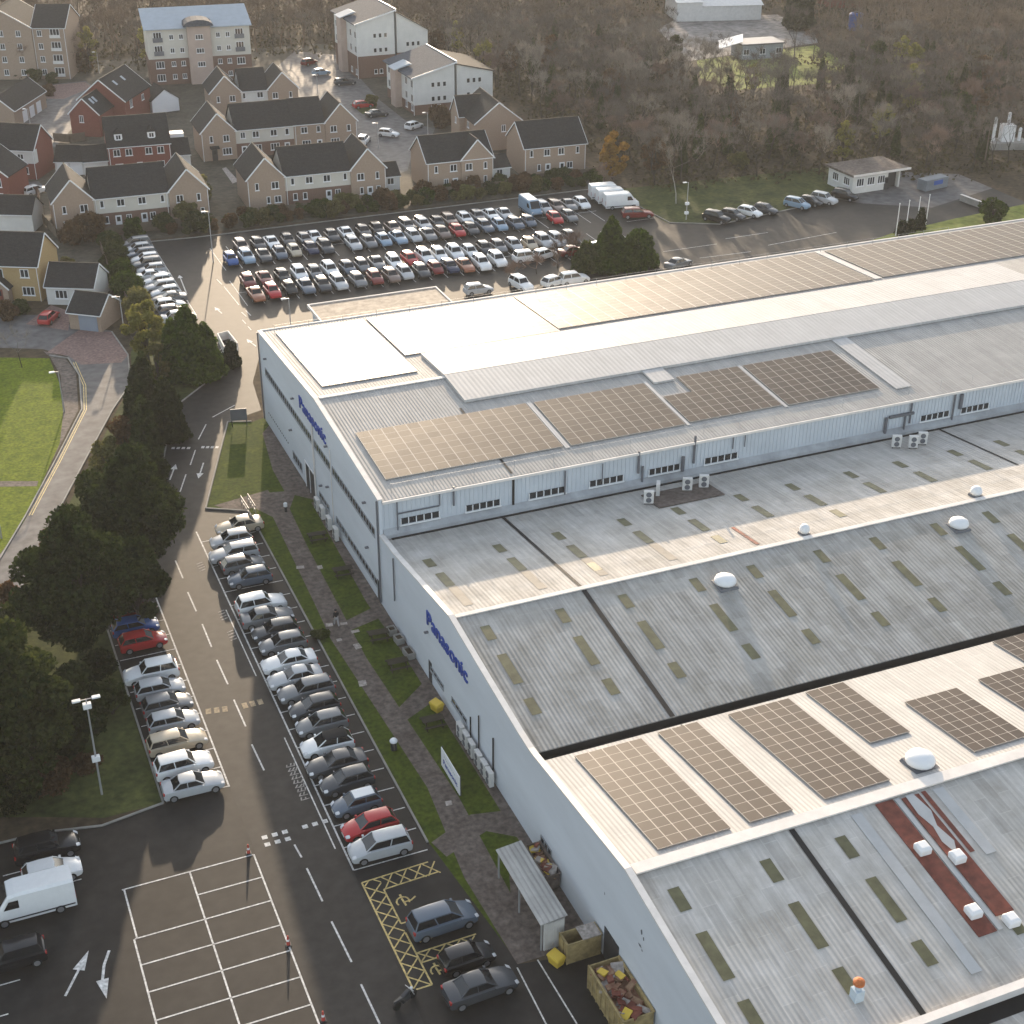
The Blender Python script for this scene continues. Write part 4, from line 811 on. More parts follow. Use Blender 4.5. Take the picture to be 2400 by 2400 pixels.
PAL = {'silver': (.42, .43, .44), 'white': (.74, .74, .73), 'black': (.012, .012, .014), 'dark grey': (.055, .058, .064), 'grey': (.17, .175, .18), 'blue': (.025, .085, .27), 'pale blue': (.22, .31, .40), 'navy': (.016, .024, .06), 'red': (.40, .022, .025), 'dark red': (.16, .018, .016), 'brown': (.17, .125, .105), 'beige': (.46, .39, .29), 'slate': (.10, .125, .16), 'copper': (.30, .12, .065)}
PROTO = {}
def proto(kind, near):
    k = (kind, near)
    if k not in PROTO: PROTO[k] = proto_van() if kind == 'van' else car_proto(kind.replace('convertible', 'small car') if kind != 'convertible' else 'hatchback', near, soft=(kind == 'convertible'))
    return PROTO[k]
def setcol(o, c):
    for ch in o.children: ch.color = c+(1,); setcol(ch, c)
def car(kind, col, x, y, ang, label, group, near=False, s=1.0, roof=None):
    o = dup(proto(kind, near), (x, y, .02), R(ang), label, group, s*rnd.uniform(.985, 1.015)); setcol(o, PAL[col]); o.name = 'van' if kind == 'van' else 'parked_car'
    o['category'] = 'van' if kind == 'van' else 'car'
    return o
H_, S_, E_, F_, P_, T_, C_ = 'hatchback', 'saloon', 'estate', 'four-by-four', 'people carrier', 'small car', 'convertible'
g = 'cars in the row beside the grass verge'
RROW = [(76.6, P_, 'silver', 180), (79.0, H_, 'red', 180), (81.7, T_, 'slate', 180), (84.4, H_, 'dark grey', 180), (86.7, S_, 'dark grey', 180), (89.2, C_, 'white', 180), (91.9, H_, 'grey', 180), (94.2, H_, 'dark grey', 180), (96.7, E_, 'grey', 180), (98.8, S_, 'silver', 180), (101.2, S_, 'white', 180), (104.0, H_, 'grey', 180), (106.2, H_, 'dark grey', 180), (108.6, S_, 'grey', 0), (110.8, F_, 'white', 0), (115.7, H_, 'slate', 180), (118.3, H_, 'grey', 0), (120.6, E_, 'silver', 180), (123.2, H_, 'silver', 180)]
EX = {0: 'silver people carrier at the lower end of the verge row, below the red car', 1: 'bright red hatchback in the verge row beside the silver people carrier', 2: 'dark blue small car with a white roof in the verge row', 5: 'white car with a black soft top in the verge row', 10: 'long white saloon in the middle of the verge row', 14: 'white four-by-four in the verge row, just below the empty bay', 15: 'blue-grey hatchback in the verge row, just above the empty bay', 18: 'silver hatchback at the upper end of the verge row'}
for i, (y, k, c, a) in enumerate(RROW):
    o = car(k, c, 22.5+rnd.uniform(-.25, .25), y, a+rnd.uniform(-2, 2), EX.get(i, '%s %s in the verge row, %s up from the lower end' % (c, k, nm[i])), g, True)
    if i == 2:
        for ch in o.children:
            if ch.name.startswith('body'): pass
        b = MB(); L, W, Hh, xw0, xr0, xr1, xw1, zb = CARS[T_]; g1 = .64*W/2
        b.loft([[(xr0-.05, -g1*.9, Hh-.015), (xr0-.05, g1*.9, Hh-.015), (xr1+.05, g1*.88, Hh-.015), (xr1+.05, -g1*.88, Hh-.015)], [(xr0-.12, -g1*.84, Hh+.02), (xr0-.12, g1*.84, Hh+.02), (xr1+.12, g1*.82, Hh+.02), (xr1+.12, -g1*.82, Hh+.02)]]); b.obj('white_roof', 'white', o)
car(S_, 'beige', 24.1, 125.6, 180, 'beige saloon half hidden at the top end of the verge row', g, True)
g = 'cars in the row beside the dark trees'
LROW = [(88.4, S_, 'silver', 0), (90.9, F_, 'white', 0), (94.0, E_, 'beige', 0), (96.7, H_, 'silver', 0), (99.1, H_, 'grey', 0), (101.5, H_, 'silver', 0), (104.0, F_, 'white', 180), (109.0, H_, 'red', 0), (111.5, H_, 'blue', 0), (113.9, H_, 'dark red', 0)]
EX = {0: 'silver saloon at the lower end of the row by the trees', 1: 'white four-by-four next to the silver end car of the row by the trees', 2: 'beige estate in the row by the trees', 3: 'silver hatchback beside the beige estate in the row by the trees', 4: 'grey hatchback in the row by the trees, fifth from the lower end', 5: 'silver hatchback beside the upper white car in the row by the trees', 6: 'white four-by-four above the silver cars, facing the trees', 7: 'bright red hatchback half under the tree beside the blue car', 8: 'blue hatchback between two red cars under the tree', 9: 'dark red hatchback at the upper end of the row under the tree'}
for i, (y, k, c, a) in enumerate(LROW): car(k, c, 11.6+rnd.uniform(-.2, .2), y, a+rnd.uniform(-2, 2), EX[i], g, True)
g = 'cars at the lower edge'
car(P_, 'slate', 24.0, 68.2, 2, 'blue-grey people carrier beside the yellow hatched bay', g, True, 1.05)
car(T_, 'black', 24.3, 64.5, 2, 'small black car between the people carrier and the grey saloon', g, True)
car(S_, 'dark grey', 24.2, 61.9, 2, 'grey saloon below the yellow hatching, beside the motorcycle', g, True, 1.05)
car(F_, 'black', .6, 85.5, 0, 'black four-by-four in the shade at the left edge above the white van', g, True)
car(H_, 'white', .6, 82.9, 0, 'white car mostly hidden behind the white van', g, True)
o = car('van', 'white', -1.1, 80.2, 180, 'large white van at the left edge in tree shade', None, True); 
car(F_, 'black', -2.9, 75.8, 180, 'black four-by-four at the left edge below the white van', g, True)
# left column
g = 'cars in the column beside the tall hedge'
LC = [(P_, 'grey'), (H_, 'silver'), (E_, 'slate'), (H_, 'white'), (F_, 'grey'), (H_, 'silver'), (S_, 'white'), (H_, 'white'), (E_, 'silver'), (H_, 'white'), (S_, 'grey'), (H_, 'white'), (H_, 'slate'), (S_, 'silver')]
for i, (k, c) in enumerate(LC): car(k, c, 29.9+rnd.uniform(-.3, .3), 214.4-i*2.42, rnd.choice((0, 180, 180))+rnd.uniform(-2, 2), '%s %s in the column beside the tall hedge, %s from its far end' % (c, k, nm[i]), g)
def rank(Y, xs, row, place, ang=-90):
    for i, (x, k, c) in enumerate(xs):
        car(k, c, x+rnd.uniform(-.12, .12), Y+rnd.uniform(-.35, .35), ang+rnd.uniform(-2.5, 2.5), '%s %s in the %s, %s from the left' % (c, k, place, nm[i]), row)
g = 'cars in the back car park'
A1 = [(41.4, T_, 'blue'), (43.9, E_, 'pale blue'), (46.3, S_, 'dark grey'), (48.6, H_, 'slate'), (50.9, T_, 'beige'), (53.4, H_, 'navy'), (55.6, F_, 'dark grey'), (59.9, E_, 'silver'), (62.2, H_, 'grey'), (64.6, H_, 'pale blue'), (67.0, S_, 'pale blue'), (69.4, H_, 'silver'), (71.7, S_, 'grey'), (73.8, H_, 'brown'), (76.2, H_, 'red'), (78.6, H_, 'dark grey'), (81.0, E_, 'slate'), (83.4, H_, 'pale blue'), (85.8, H_, 'slate'), (88.0, T_, 'slate'), (92.6, H_, 'red'), (95.0, H_, 'grey')]
A2 = [(44.2, 'estate', 'brown'), (46.7, H_, 'dark grey'), (48.9, S_, 'white'), (51.2, H_, 'dark grey'), (53.6, H_, 'grey'), (55.4, S_, 'white'), (58.0, H_, 'dark grey'), (60.2, S_, 'white'), (62.9, H_, 'dark grey'), (65.3, H_, 'black'), (67.6, S_, 'brown'), (70.1, E_, 'grey'), (72.5, E_, 'silver'), (74.8, T_, 'dark grey'), (77.0, E_, 'brown'), (79.4, H_, 'white'), (81.8, H_, 'grey'), (83.9, S_, 'white'), (86.2, S_, 'silver'), (90.7, 'van', 'pale blue'), (93.0, 'people carrier', 'silver'), (95.3, E_, 'brown'), (97.5, S_, 'grey'), (99.8, H_, 'white')]
rank(202.3, A1, g, 'nearer rank by the hedge'); rank(207.3, A2, g, 'farthest rank along the hedge')
B1 = [(41.3, S_, 'copper'), (43.7, H_, 'red'), (46.1, T_, 'black'), (48.5, S_, 'slate'), (50.8, H_, 'dark grey'), (53.1, E_, 'silver'), (55.8, H_, 'grey'), (58.2, H_, 'dark red'), (60.5, H_, 'brown'), (62.8, H_, 'silver'), (65.2, H_, 'dark grey'), (67.4, T_, 'dark red'), (69.6, H_, 'navy'), (71.9, S_, 'copper'), (74.3, F_, 'white'), (77.0, F_, 'white')]
B2 = [(41.6, H_, 'dark red'), (44.0, S_, 'dark red'), (46.4, H_, 'black'), (48.8, F_, 'white'), (51.1, H_, 'grey'), (53.4, F_, 'white'), (55.9, H_, 'slate'), (58.2, T_, 'grey'), (60.5, S_, 'grey'), (62.9, E_, 'white'), (65.3, H_, 'red'), (67.6, F_, 'white'), (69.9, F_, 'white'), (72.2, F_, 'white'), (74.6, H_, 'white'), (77.0, H_, 'dark grey'), (79.4, H_, 'grey'), (81.7, H_, 'silver'), (84.1, T_, 'beige'), (86.4, F_, 'silver'), (88.7, E_, 'silver'), (91.0, H_, 'grey')]
rank(187.4, B1, g, 'front rank behind the loading canopy'); rank(192.7, B2, g, 'second rank behind the loading canopy')
for i, (x, y, k, c, a) in enumerate(((81.5, 187.2, F_, 'white', 0), (84.3, 187.4, H_, 'white', 20), (88.8, 187, S_, 'dark red', 0), (93.4, 187.3, H_, 'white', 10), (70.0, 177.6, H_, 'silver', 0), (76.2, 177.2, F_, 'white', -80), (81.0, 176.6, H_, 'white', 20), (83.9, 176.4, F_, 'white', 0))):
    car(k, c, x, y, a, '%s %s just beyond the eaves of the tall block, %s from the left' % (c, k, nm[i]) if y < 180 else '%s %s near the bare shrubs by the lot conifer, %s from the left' % (c, k, nm[i]), g)
car(S_, 'grey', 100.6, 176.6, 20, 'grey saloon alone on the open tarmac right of the lot conifer', g)
g = 'cars along the wood edge'
for i, (x, k, c) in enumerate(((116.2, F_, 'black'), (119.3, H_, 'dark grey'), (122.5, H_, 'white'), (125.6, H_, 'dark grey'), (131.8, P_, 'pale blue'), (134.6, H_, 'black'), (137.2, F_, 'silver'), (141.5, F_, 'black'))):
    car(k, c, x, 192.9+(x-116)*.09, -62, '%s %s along the wood edge, %s from the left' % (c, k, nm[i]), g)
g = 'white vans parked at the end of the hedge'
for i, y in enumerate((210.2, 207.6, 204.8)): car('van', 'white', 105.4, y, -8, 'white van at the end of the hedge, %s from the house' % nm[i], g)
car('estate', 'dark red', 105.6, 199.4, -15, 'dark red car with its load space open below the white vans', None, False, 1.1)
g = 'cars in the housing estate'
for x, y, k, c, a, l in ((87.7, 323.7, H_, 'dark red', 30, 'dark red car at the head of the estate road'), (87.3, 313, H_, 'pale blue', 10, 'pale blue car near the taller flats'), (89.4, 302.5, E_, 'dark grey', 0, 'dark estate car beside the taller flats'), (86.9, 282.4, H_, 'red', 5, 'red car on the estate road left of the lower flats'), (87.3, 274.8, S_, 'dark grey', 5, 'dark car below the red one by the lower flats'), (84.7, 259.9, H_, 'white', -40, 'white hatchback on the estate road by the street lamp'), (91.0, 263.5, H_, 'white', 30, 'white hatchback close below the lower flats'), (79.0, 257.2, F_, 'white', 60, 'white car tucked at the right end of the long terrace'), (14.2, 189.3, H_, 'red', 60, 'small red car on the brick drive beside the garage'), (19.6, 247.6, E_, 'white', 30, 'white car beside the terrace gable near the red house'), (23.0, 306.5, 'van', 'white', -60, 'white van by the dark-roofed garages, nearer one'), (25.2, 310.5, 'van', 'white', -60, 'white van by the dark-roofed garages, farther one')):
    car(k, c, x, y, a, l, g)
for o in PROTO.values(): drop(o)
# motorcycle
x, y, _ = G(950, 2352); r = empty('motorcycle', (x, y, .02), R(25), 'black motorcycle parked behind the grey saloon', 'motorcycle')
for wx in (-.7, .7): b = MB(); b.tube((wx, -.06, .31), (wx, .06, .31), .31, n=18); b.obj('wheel', 'tyre', r)
b = MB(); b.loft([[(-.95, -.07, .72), (-.95, .07, .72), (-.95, .05, .85), (-.95, -.05, .85)], [(-.3, -.13, .62), (-.3, .13, .62), (-.3, .12, .8), (-.3, -.12, .8)], [(.2, -.16, .66), (.2, .16, .66), (.2, .12, .98), (.2, -.12, .98)], [(.5, -.08, .72), (.5, .08, .72), (.5, .06, .9), (.5, -.06, .9)]]); b.box(-.3, .35, -.16, .16, .25, .62); b.obj('body', 'dark', r, bevel=.03)
b = MB(); b.bar((.7, .1, .31), (.42, .12, .95), .05, .05); b.bar((.7, -.1, .31), (.42, -.12, .95), .05, .05); b.bar((.4, -.38, 1.02), (.4, .38, 1.02), .04, .04); b.obj('fork', 'steel', r)
b = MB(); b.lathe((.55, 0, .85), [(.1, 0), (.1, .12)], 10); b.obj('headlight', 'lamp', r)

# ------------------------------------------------------------------ houses
WC = {}
def window(parent, face, u, z, w_=1.1, h=1.15, off=0.0, name='window', fm='frame'):
    """u runs along the face; off is the face's own coordinate"""
    n = 1 if w_ < .8 else (2 if w_ < 1.5 else 3); k = (w_, h, n, fm)
    if k not in WC:
        b = MB(); b.box(-w_/2, w_/2, -.05, .02, h-.07, h); b.box(-w_/2, w_/2, -.05, .02, 0, .07); b.box(-w_/2-.08, w_/2+.08, -.12, .02, -.09, -.003)
        for i in range(n+1): x = -w_/2+w_*i/n; x = min(max(x, -w_/2+.045), w_/2-.045); b.box(x-.045, x+.045, -.045, .02, .071, h-.071)
        p = MB(); p.quad((-w_/2+.05, -.012, .05), (w_/2-.05, -.012, .05), (w_/2-.05, -.012, h-.05), (-w_/2+.05, -.012, h-.05)); WC[k] = (b.mesh('window', fm), p.mesh('pane', 'glass'))
    o = D.objects.new(name, WC[k][0]); COL.objects.link(o); o.parent = parent
    q = D.objects.new('pane', WC[k][1]); COL.objects.link(q); q.parent = o
    if face == 'F': o.location = (u, off-.002, z)
    elif face == 'L': o.location = (off-.002, u, z); o.rotation_euler = (0, 0, R(-90))
    else: o.location = (off+.002, u, z); o.rotation_euler = (0, 0, R(90))
    return o
def door(parent, face, u, off=0.0, w_=.95, h=2.05, m='frame'):
    b = MB(); b.box(-w_/2, w_/2, -.06, .02, 0, h); o = b.obj('door', m, parent)
    p = MB(); p.box(-w_*.28, w_*.28, -.07, -.061, h*.55, h*.9); p.obj('pane', 'glass', o)
    o.location = {'F': (u, off, 0), 'L': (off, u, 0), 'R': (off, u, 0)}[face]; o.rotation_euler = (0, 0, {'F': 0, 'L': R(-90), 'R': R(90)}[face])
def block(p, x0, x1, y0, y1, e, r, ax='x', wall='buff', low=None, split=2.55, roof='tile', verge=True, ov=.28, gut=True):
    def pr(z0, z1, m, gable):
        b = MB()
        if not gable: b.box(x0, x1, y0, y1, z0, z1)
        elif ax == 'x': ym = (y0+y1)/2; b.prism([(x0, y0, z0), (x0, y0, e), (x0, ym, r), (x0, y1, e), (x0, y1, z0)], (x1-x0, 0, 0))
        else: xm = (x0+x1)/2; b.prism([(x0, y0, z0), (x1, y0, z0), (x1, y0, e), (xm, y0, r), (x0, y0, e)], (0, y1-y0, 0))
        b.obj('wall', m, p)
    if low: pr(0, split, low, False); pr(split+.001, e, wall, True)
    else: pr(0, e, wall, True)
    b = MB(); th = .12; g = .16
    if ax == 'x':
        ym = (y0+y1)/2; sl = (r-e)/(ym-y0); ze = e-ov*sl
        for ya, yb in ((y0-ov, ym), (y1+ov, ym)): b.prism([(x0-g, ya, ze+.06), (x0-g, yb, r+.06), (x0-g, yb, r+.06+th), (x0-g, ya, ze+.06+th)], (x1-x0+2*g, 0, 0))
        V = [((x, ya, ze+.1), (x, ym, r+.1)) for x in (x0-g-.03, x1+g+.03) for ya in (y0-ov, y1+ov)]; Gt = [((x0-g, y0-ov-.05, ze+.08), (x1+g, y0-ov-.05, ze+.08))]
        RC = ((x0-g, ym, r+.2), (x1+g, ym, r+.2))
    else:
        xm = (x0+x1)/2; sl = (r-e)/(xm-x0); ze = e-ov*sl
        for xa, xb in ((x0-ov, xm), (x1+ov, xm)): b.prism([(xa, y0-g, ze+.06), (xb, y0-g, r+.06), (xb, y0-g, r+.06+th), (xa, y0-g, ze+.06+th)], (0, y1-y0+2*g, 0))
        V = [((xa, y, ze+.1), (xm, y, r+.1)) for y in (y0-g-.03, y1+g+.03) for xa in (x0-ov, x1+ov)]; Gt = []
        RC = ((xm, y0-g, r+.2), (xm, y1+g, r+.2))
    ro = b.obj('roof', roof, p)
    b = MB(); b.bar(RC[0], RC[1], .22, .08); b.obj('ridge_tiles', 'tile', ro)
    if verge:
        b = MB()
        for a, c in V: b.bar(a, c, .06, .2)
        b.obj('bargeboard', 'frame', p)
    if Gt and gut: b = MB(); b.bar(Gt[0][0], Gt[0][1], .1, .1); b.obj('eaves_gutter', 'frame', p)
    return ro
def dpipe(p, x, y, h): b = MB(); b.tube((x, y, 0), (x, y, h), .05, n=6); b.obj('downpipe', 'frame', p)
def porch(p, x, y, m='tile'):
    b = MB(); b.prism([(x-.8, y, 2.3), (x-.8, y-1.0, 2.25), (x-.8, y-1.0, 2.35), (x-.8, y, 2.6)], (1.6, 0, 0)); b.obj('porch_roof', m, p)
def house(label, A, ang, name='house', group=None, cat='house'): return empty(name, (A[0], A[1], 0), R(ang), label, cat, group)

# terrace nearest the back car park, with a sunlit wing
p = house('terrace of cream-banded cottages nearest the tall hedge, with two buff gabled wings', (19.9, 224.8), -2.5, 'terraced_house')
block(p, 0, 6, -.3, 9.2, 5, 8.15, 'y'); block(p, 17.3, 23.3, -.3, 9.2, 5, 8.15, 'y'); block(p, 6.01, 17.29, 0, 8.6, 5, 8.35, 'x', 'render', 'brown', verge=False)
for x, w_ in ((1.6, .6), (4.5, 1.2), (18.9, 1.1), (21.8, .6)): window(p, 'F', x, 3.2, w_, 1.15, -.3)
for x, w_ in ((7.2, .6), (10, 1.2), (13.2, 1.2), (16.3, .6)): window(p, 'F', x, 3.45, w_, 1.1, 0)
for x, w_ in ((7.6, .7), (11.0, .8), (14.6, .9)): window(p, 'F', x, .95, w_, 1.1, 0)
for x, w_ in ((18.8, .6), (22.2, .6), (1.8, 1.1)): window(p, 'F', x, .95, w_, 1.1, -.3)
door(p, 'F', 13.3); door(p, 'F', 9.4); door(p, 'F', 20.6, -.3); dpipe(p, 6.3, -.08, 4.8); dpipe(p, 17.0, -.08, 4.8); dpipe(p, 23.2, -.38, 4.8); dpipe(p, .1, -.38, 4.8)
p = house('middle terrace of cream-banded cottages behind the parked cars, pale gabled wings at both ends', (49.8, 225.6), -2.5, 'terraced_house')
block(p, 0, 6, -.3, 9.2, 5, 8.15, 'y'); block(p, 16.8, 22.6, -.3, 9.2, 5, 8.15, 'y'); block(p, 6.01, 16.79, 0, 8.6, 5, 8.35, 'x', 'render', 'brown', verge=False)
for x, w_ in ((1.5, .6), (4.4, 1.2), (18.4, 1.2), (21.2, .6)): window(p, 'F', x, 3.2, w_, 1.15, -.3)
for x, w_ in ((7.3, .6), (10, 1.2), (12.9, 1.2), (15.9, .6)): window(p, 'F', x, 3.45, w_, 1.1, 0)
for x, w_ in ((7.6, .7), (9.2, .7), (14.6, .9)): window(p, 'F', x, .95, w_, 1.1, 0)
for x, w_ in ((3.2, .6), (4.7, 1.1), (18.5, .6), (21.3, .7)): window(p, 'F', x, .95, w_, 1.1, -.3)
door(p, 'F', 13.1); door(p, 'F', 19.9, -.3); dpipe(p, 6.3, -.08, 4.8); dpipe(p, .1, -.38, 4.8); dpipe(p, 22.5, -.38, 4.8)
block(p, 22.9, 25.9, 3, 8, 2.4, 3.9, 'x', 'rendw', verge=False); window(p, 'F', 24.3, 1.0, 1.2, 1.1, 3)
p = house('long terrace behind, half cream-banded and half buff brick, with gabled wings', (49.2, 256.2), -2.5, 'terraced_house')
block(p, 0, 6, -.3, 8.8, 5, 8.1, 'y'); block(p, 22.1, 27.9, -.3, 8.8, 5, 8.1, 'y'); block(p, 6.01, 16.4, 0, 8.4, 5, 8.4, 'x', 'render', 'brown', verge=False); block(p, 16.43, 22.09, -.05, 8.45, 5.05, 8.5, 'x', 'buff', verge=False)
for x, w_ in ((1.7, .6), (4.3, 1.1), (23.6, 1.2), (26.4, .7)): window(p, 'F', x, 3.2, w_, 1.15, -.3)
for x, w_ in ((7.3, .9), (9.6, 1.2), (12.8, 1.2), (15.2, .7), (18.3, 1.2), (20.9, .7)): window(p, 'F', x, 3.4, w_, 1.1, -.05 if x > 16.4 else 0)
for x, w_ in ((4.3, 1.6), (23.8, 1.6)): window(p, 'F', x, .9, w_, 1.2, -.3)
for x, w_ in ((9.9, 1.2), (12.9, 1.6), (18.6, 1.6)): window(p, 'F', x, .9, w_, 1.2, -.05 if x > 16.4 else 0)
door(p, 'F', 2.1, -.3, m='dark'); door(p, 'F', 7.4); door(p, 'F', 15.1); door(p, 'F', 21.0, -.05); porch(p, 2.1, -.3); dpipe(p, .1, -.38, 4.8); dpipe(p, 16.7, -.13, 4.8); dpipe(p, 27.8, -.38, 4.8)
p = house('rear terrace with two buff gables and a short cream middle, below the white flats', (57.1, 284.4), -4.5, 'terraced_house')
block(p, 0, 5.9, -.3, 8.4, 5, 8, 'y'); block(p, 11.1, 17, -.3, 8.4, 5, 8, 'y'); block(p, 5.91, 11.09, 0, 8, 5, 8.2, 'x', 'rendw', 'brown', verge=False)
for x, w_ in ((1.5, .6), (4.2, 1.1), (12.5, 1.1), (15.5, .6)): window(p, 'F', x, 3.2, w_, 1.15, -.3)
for x, w_ in ((6.5, .6), (9.6, 1.2)): window(p, 'F', x, 3.5, w_, 1.1, 0)
p = house('buff semi-detached pair with one front gable, left of the van end of the hedge', (79.3, 223.8), -1.5)
block(p, 0, 11.5, 0, 8.6, 5, 8.2, 'x'); block(p, 5.9, 11.48, -.3, 4.3, 5.02, 8.05, 'y', verge=True)
for x, w_, o in ((1.6, .6, 0), (4.6, 1.2, 0), (7.2, 1.2, -.3), (10.1, .6, -.3)): window(p, 'F', x, 3.2, w_, 1.15, o)
for x, w_, o in ((3.3, .8, 0), (7.0, .5, -.3), (10.1, .6, -.3)): window(p, 'F', x, .95, w_, 1.1, o)
door(p, 'F', 4.9); door(p, 'F', 8.4, -.3); dpipe(p, .2, -.08, 4.8); dpipe(p, 11.4, -.38, 4.8)
block(p, 11.8, 15.4, 2, 7, 2.4, 3.8, 'x', 'rendw', verge=False); window(p, 'F', 13.5, 1.0, 1.1, 1.1, 2)
p = house('buff semi-detached house with a plain dark roof nearest the wood', (97.6, 226.0), -3)
block(p, 0, 11.3, 0, 8.8, 5, 8.3, 'x')
for x, w_ in ((1.3, .6), (4.1, 1.1), (6.7, 1.1), (9.7, .6)): window(p, 'F', x, 3.4, w_, 1.15)
for x, w_ in ((2.7, .6), (8.3, 1.1)): window(p, 'F', x, .95, w_, 1.1)
door(p, 'F', 4.3); door(p, 'F', 6.9); dpipe(p, .2, -.08, 4.8); dpipe(p, 11.1, -.08, 4.8)
p = house('buff house turned gable-end to the camera below the lower flats', (95.8, 244.0), -5)
block(p, 0, 8.8, 0, 11.8, 5, 8.4, 'y'); block(p, -1.2, 4, 6.2, 11.7, 5.02, 7.9, 'x')
window(p, 'F', 5.3, 3.3, .8, 1.2); window(p, 'F', 2.0, .9, .7, 1.1); window(p, 'L', 4.5, 3.3, 1.1, 1.1, 0); window(p, 'L', 8.5, 3.3, .8, 1.1, -1.2); window(p, 'L', 2.5, .9, 1.1, 1.1, 0)
# red brick houses
p = house('red brick house with a white upper storey at the left edge', (20.9, 255.6), -31)
block(p, -11, 0, 0, 7.4, 5, 8.2, 'x', 'red', verge=True); b = MB(); b.box(-11.1, .03, -.06, -.005, 2.7, 4.95); b.box(.001, .05, -.06, 1.2, 2.7, 4.95); b.obj('render_band', 'rendw', p)
for x, w_ in ((-5.5, .9), (-2.4, 1.1)): window(p, 'F', x, 3.4, w_, .9, -.06)
window(p, 'F', -2.2, .9, 1.7, 1.2); door(p, 'F', -5.0, m='dark'); b = MB(); b.prism([(-5.8, -.01, 2.3), (-4.2, -.01, 2.3), (-5.0, -.01, 3.0)], (0, -1.0, 0)); b.obj('porch_roof', 'frame', p); dpipe(p, -.1, -.12, 4.8)
p = house('red brick house with two white dormers in its dark roof', (32.7, 253.0), -5)
block(p, 0, 10.4, 0, 8, 5, 8.9, 'x', 'red', verge=False)
for x in (1.4, 3.4, 6.7, 8.7): window(p, 'F', x, 3.3, 1.15, 1.15)
for x in (1.6, 8.5): window(p, 'F', x, .9, 1.3, 1.1)
door(p, 'F', 5.0); dpipe(p, .15, -.08, 4.8); dpipe(p, 10.25, -.08, 4.8)
for x in (2.0, 7.5):
    b = MB(); b.box(x-.65, x+.65, .75, 2.6, 5.2, 6.85); o = b.obj('dormer', 'frame', p); b = MB(); b.prism([(x-.85, .6, 6.86), (x+.85, .6, 6.86), (x, .6, 7.6)], (0, 2.9, 0)); b.obj('dormer_roof', 'tile', p); window(p, 'F', x, 5.9, .9, .8, .75)
block(p, 10.6, 13.6, .6, 6.2, 2.6, 4.6, 'x', 'rendw', verge=False); block(p, -4.2, -.2, 1.2, 6.5, 2.5, 4.4, 'x', 'rendw', verge=False); b = MB(); b.box(10.9, 13.2, 4.2, 6.4, 4.0, 5.3); b.obj('roof_box', 'white', p)
p = house('red brick gabled house with roof windows, turned corner-on', (33.0, 288.6), -31)
block(p, 0, 9.2, 0, 13, 5, 8.7, 'y', 'red', verge=True); block(p, 1.2, 6.8, -7.0, -.02, 4.2, 6.9, 'y', 'red', verge=True)
sl = 3.7/4.6
def rooflight(x, y, xm, r, e, w2, s):
    k = (r-e)/w2; z = r-(x-xm)*k*1 if s > 0 else r-(xm-x)*k
    b = MB(); b.poly([(x-.45, y-.4, r-abs(x-.45-xm)*k+.24), (x+.45, y-.4, r-abs(x+.45-xm)*k+.24), (x+.45, y+.4, r-abs(x+.45-xm)*k+.24), (x-.45, y+.4, r-abs(x-.45-xm)*k+.24)]); b.obj('roof_window', 'bluemetal', p)
for y in (3.5, 7.5): rooflight(6.3, y, 4.6, 8.7, 5, 4.6, 1)
for y in (-5.2, -3.8): rooflight(5.0, y, 4.0, 6.9, 4.2, 2.8, 1)
window(p, 'F', 3.4, 2.6, .8, 1.3, -7.0); window(p, 'R', 3, 3.2, 1.2, 1.6, 9.2); window(p, 'R', 9, 3.2, 1.2, 1.1, 9.2)
p = house('white gable-ended garage behind the red dormer house', (47.4, 293.0), 8, 'garage', cat='garage'); block(p, 0, 5.4, 0, 6, 2.4, 4.3, 'y', 'white', verge=False)
p = house('dark-roofed garage with a pale gable between the red houses', (24.2, 257.4), -22, 'garage', cat='garage'); block(p, 0, 5.0, 0, 5.6, 2.3, 4.2, 'x', 'rendw', verge=False)
for x in (1.3, 3.6): b = MB(); b.box(x-1, x+1, -.05, .01, 0, 2.1); b.obj('garage_door', 'frame', p)
p = house('dark-roofed house with white garage doors at the left edge by the grassy court', (20.8, 303.5), 62); block(p, -10, 6, -6, 0, 3.2, 5.6, 'x', 'buff', verge=True)
for y in (-5, -1.5, 2): b = MB(); b.box(y-1.1, y+1.1, -6.06, -5.99, 0, 2.1); b.obj('garage_door', 'frame', p)
p = house('red brick gable at the left edge below the white-banded house', (15.2, 242.2), -31); block(p, -8, 0, 0, 7, 4.8, 7.8, 'y', 'red'); window(p, 'F', -1.5, 3.0, .8, 1.4, 0); window(p, 'F', -1.5, .7, .8, 1.3, 0)
p = house('small white lean-to house with a dark roof beside the garden lawn at the left edge', (16.9, 227.4), -26); block(p, -7, 0, 0, 5, 2.8, 4.8, 'x', 'rendw', verge=False)
# yellow house group near the lawn
p = house('yellow brick house with a gabled stone porch at the left edge', (14.3, 197.0), -27)
block(p, -12, 0, 0, 7.5, 5, 8.2, 'x', 'yell', verge=True)
for x, w_ in ((-5.2, .7), (-1.9, 1.2)): window(p, 'F', x, 3.3, w_, 1.15)
window(p, 'F', -1.7, .8, 1.7, 1.2); block(p, -6.4, -4.0, -1.4, -.02, 2.2, 3.4, 'y', 'buff'); door(p, 'F', -5.2, -1.4, m='rust'); dpipe(p, -.15, -.08, 4.8)
for x in (-9, -8): b = MB(); b.box(x-.15, x+.15, 1.2, 1.5, 5.9, 6.1); b.obj('roof_vent', 'pipe', p)
p = house('low white-fronted bungalow annexe beside the yellow house', (14.7, 196.0), -27); block(p, .35, 6.9, -.4, 5.4, 2.6, 4.8, 'x', 'rendw', verge=True); window(p, 'F', 2.4, .9, 1.7, 1.2, -.4)
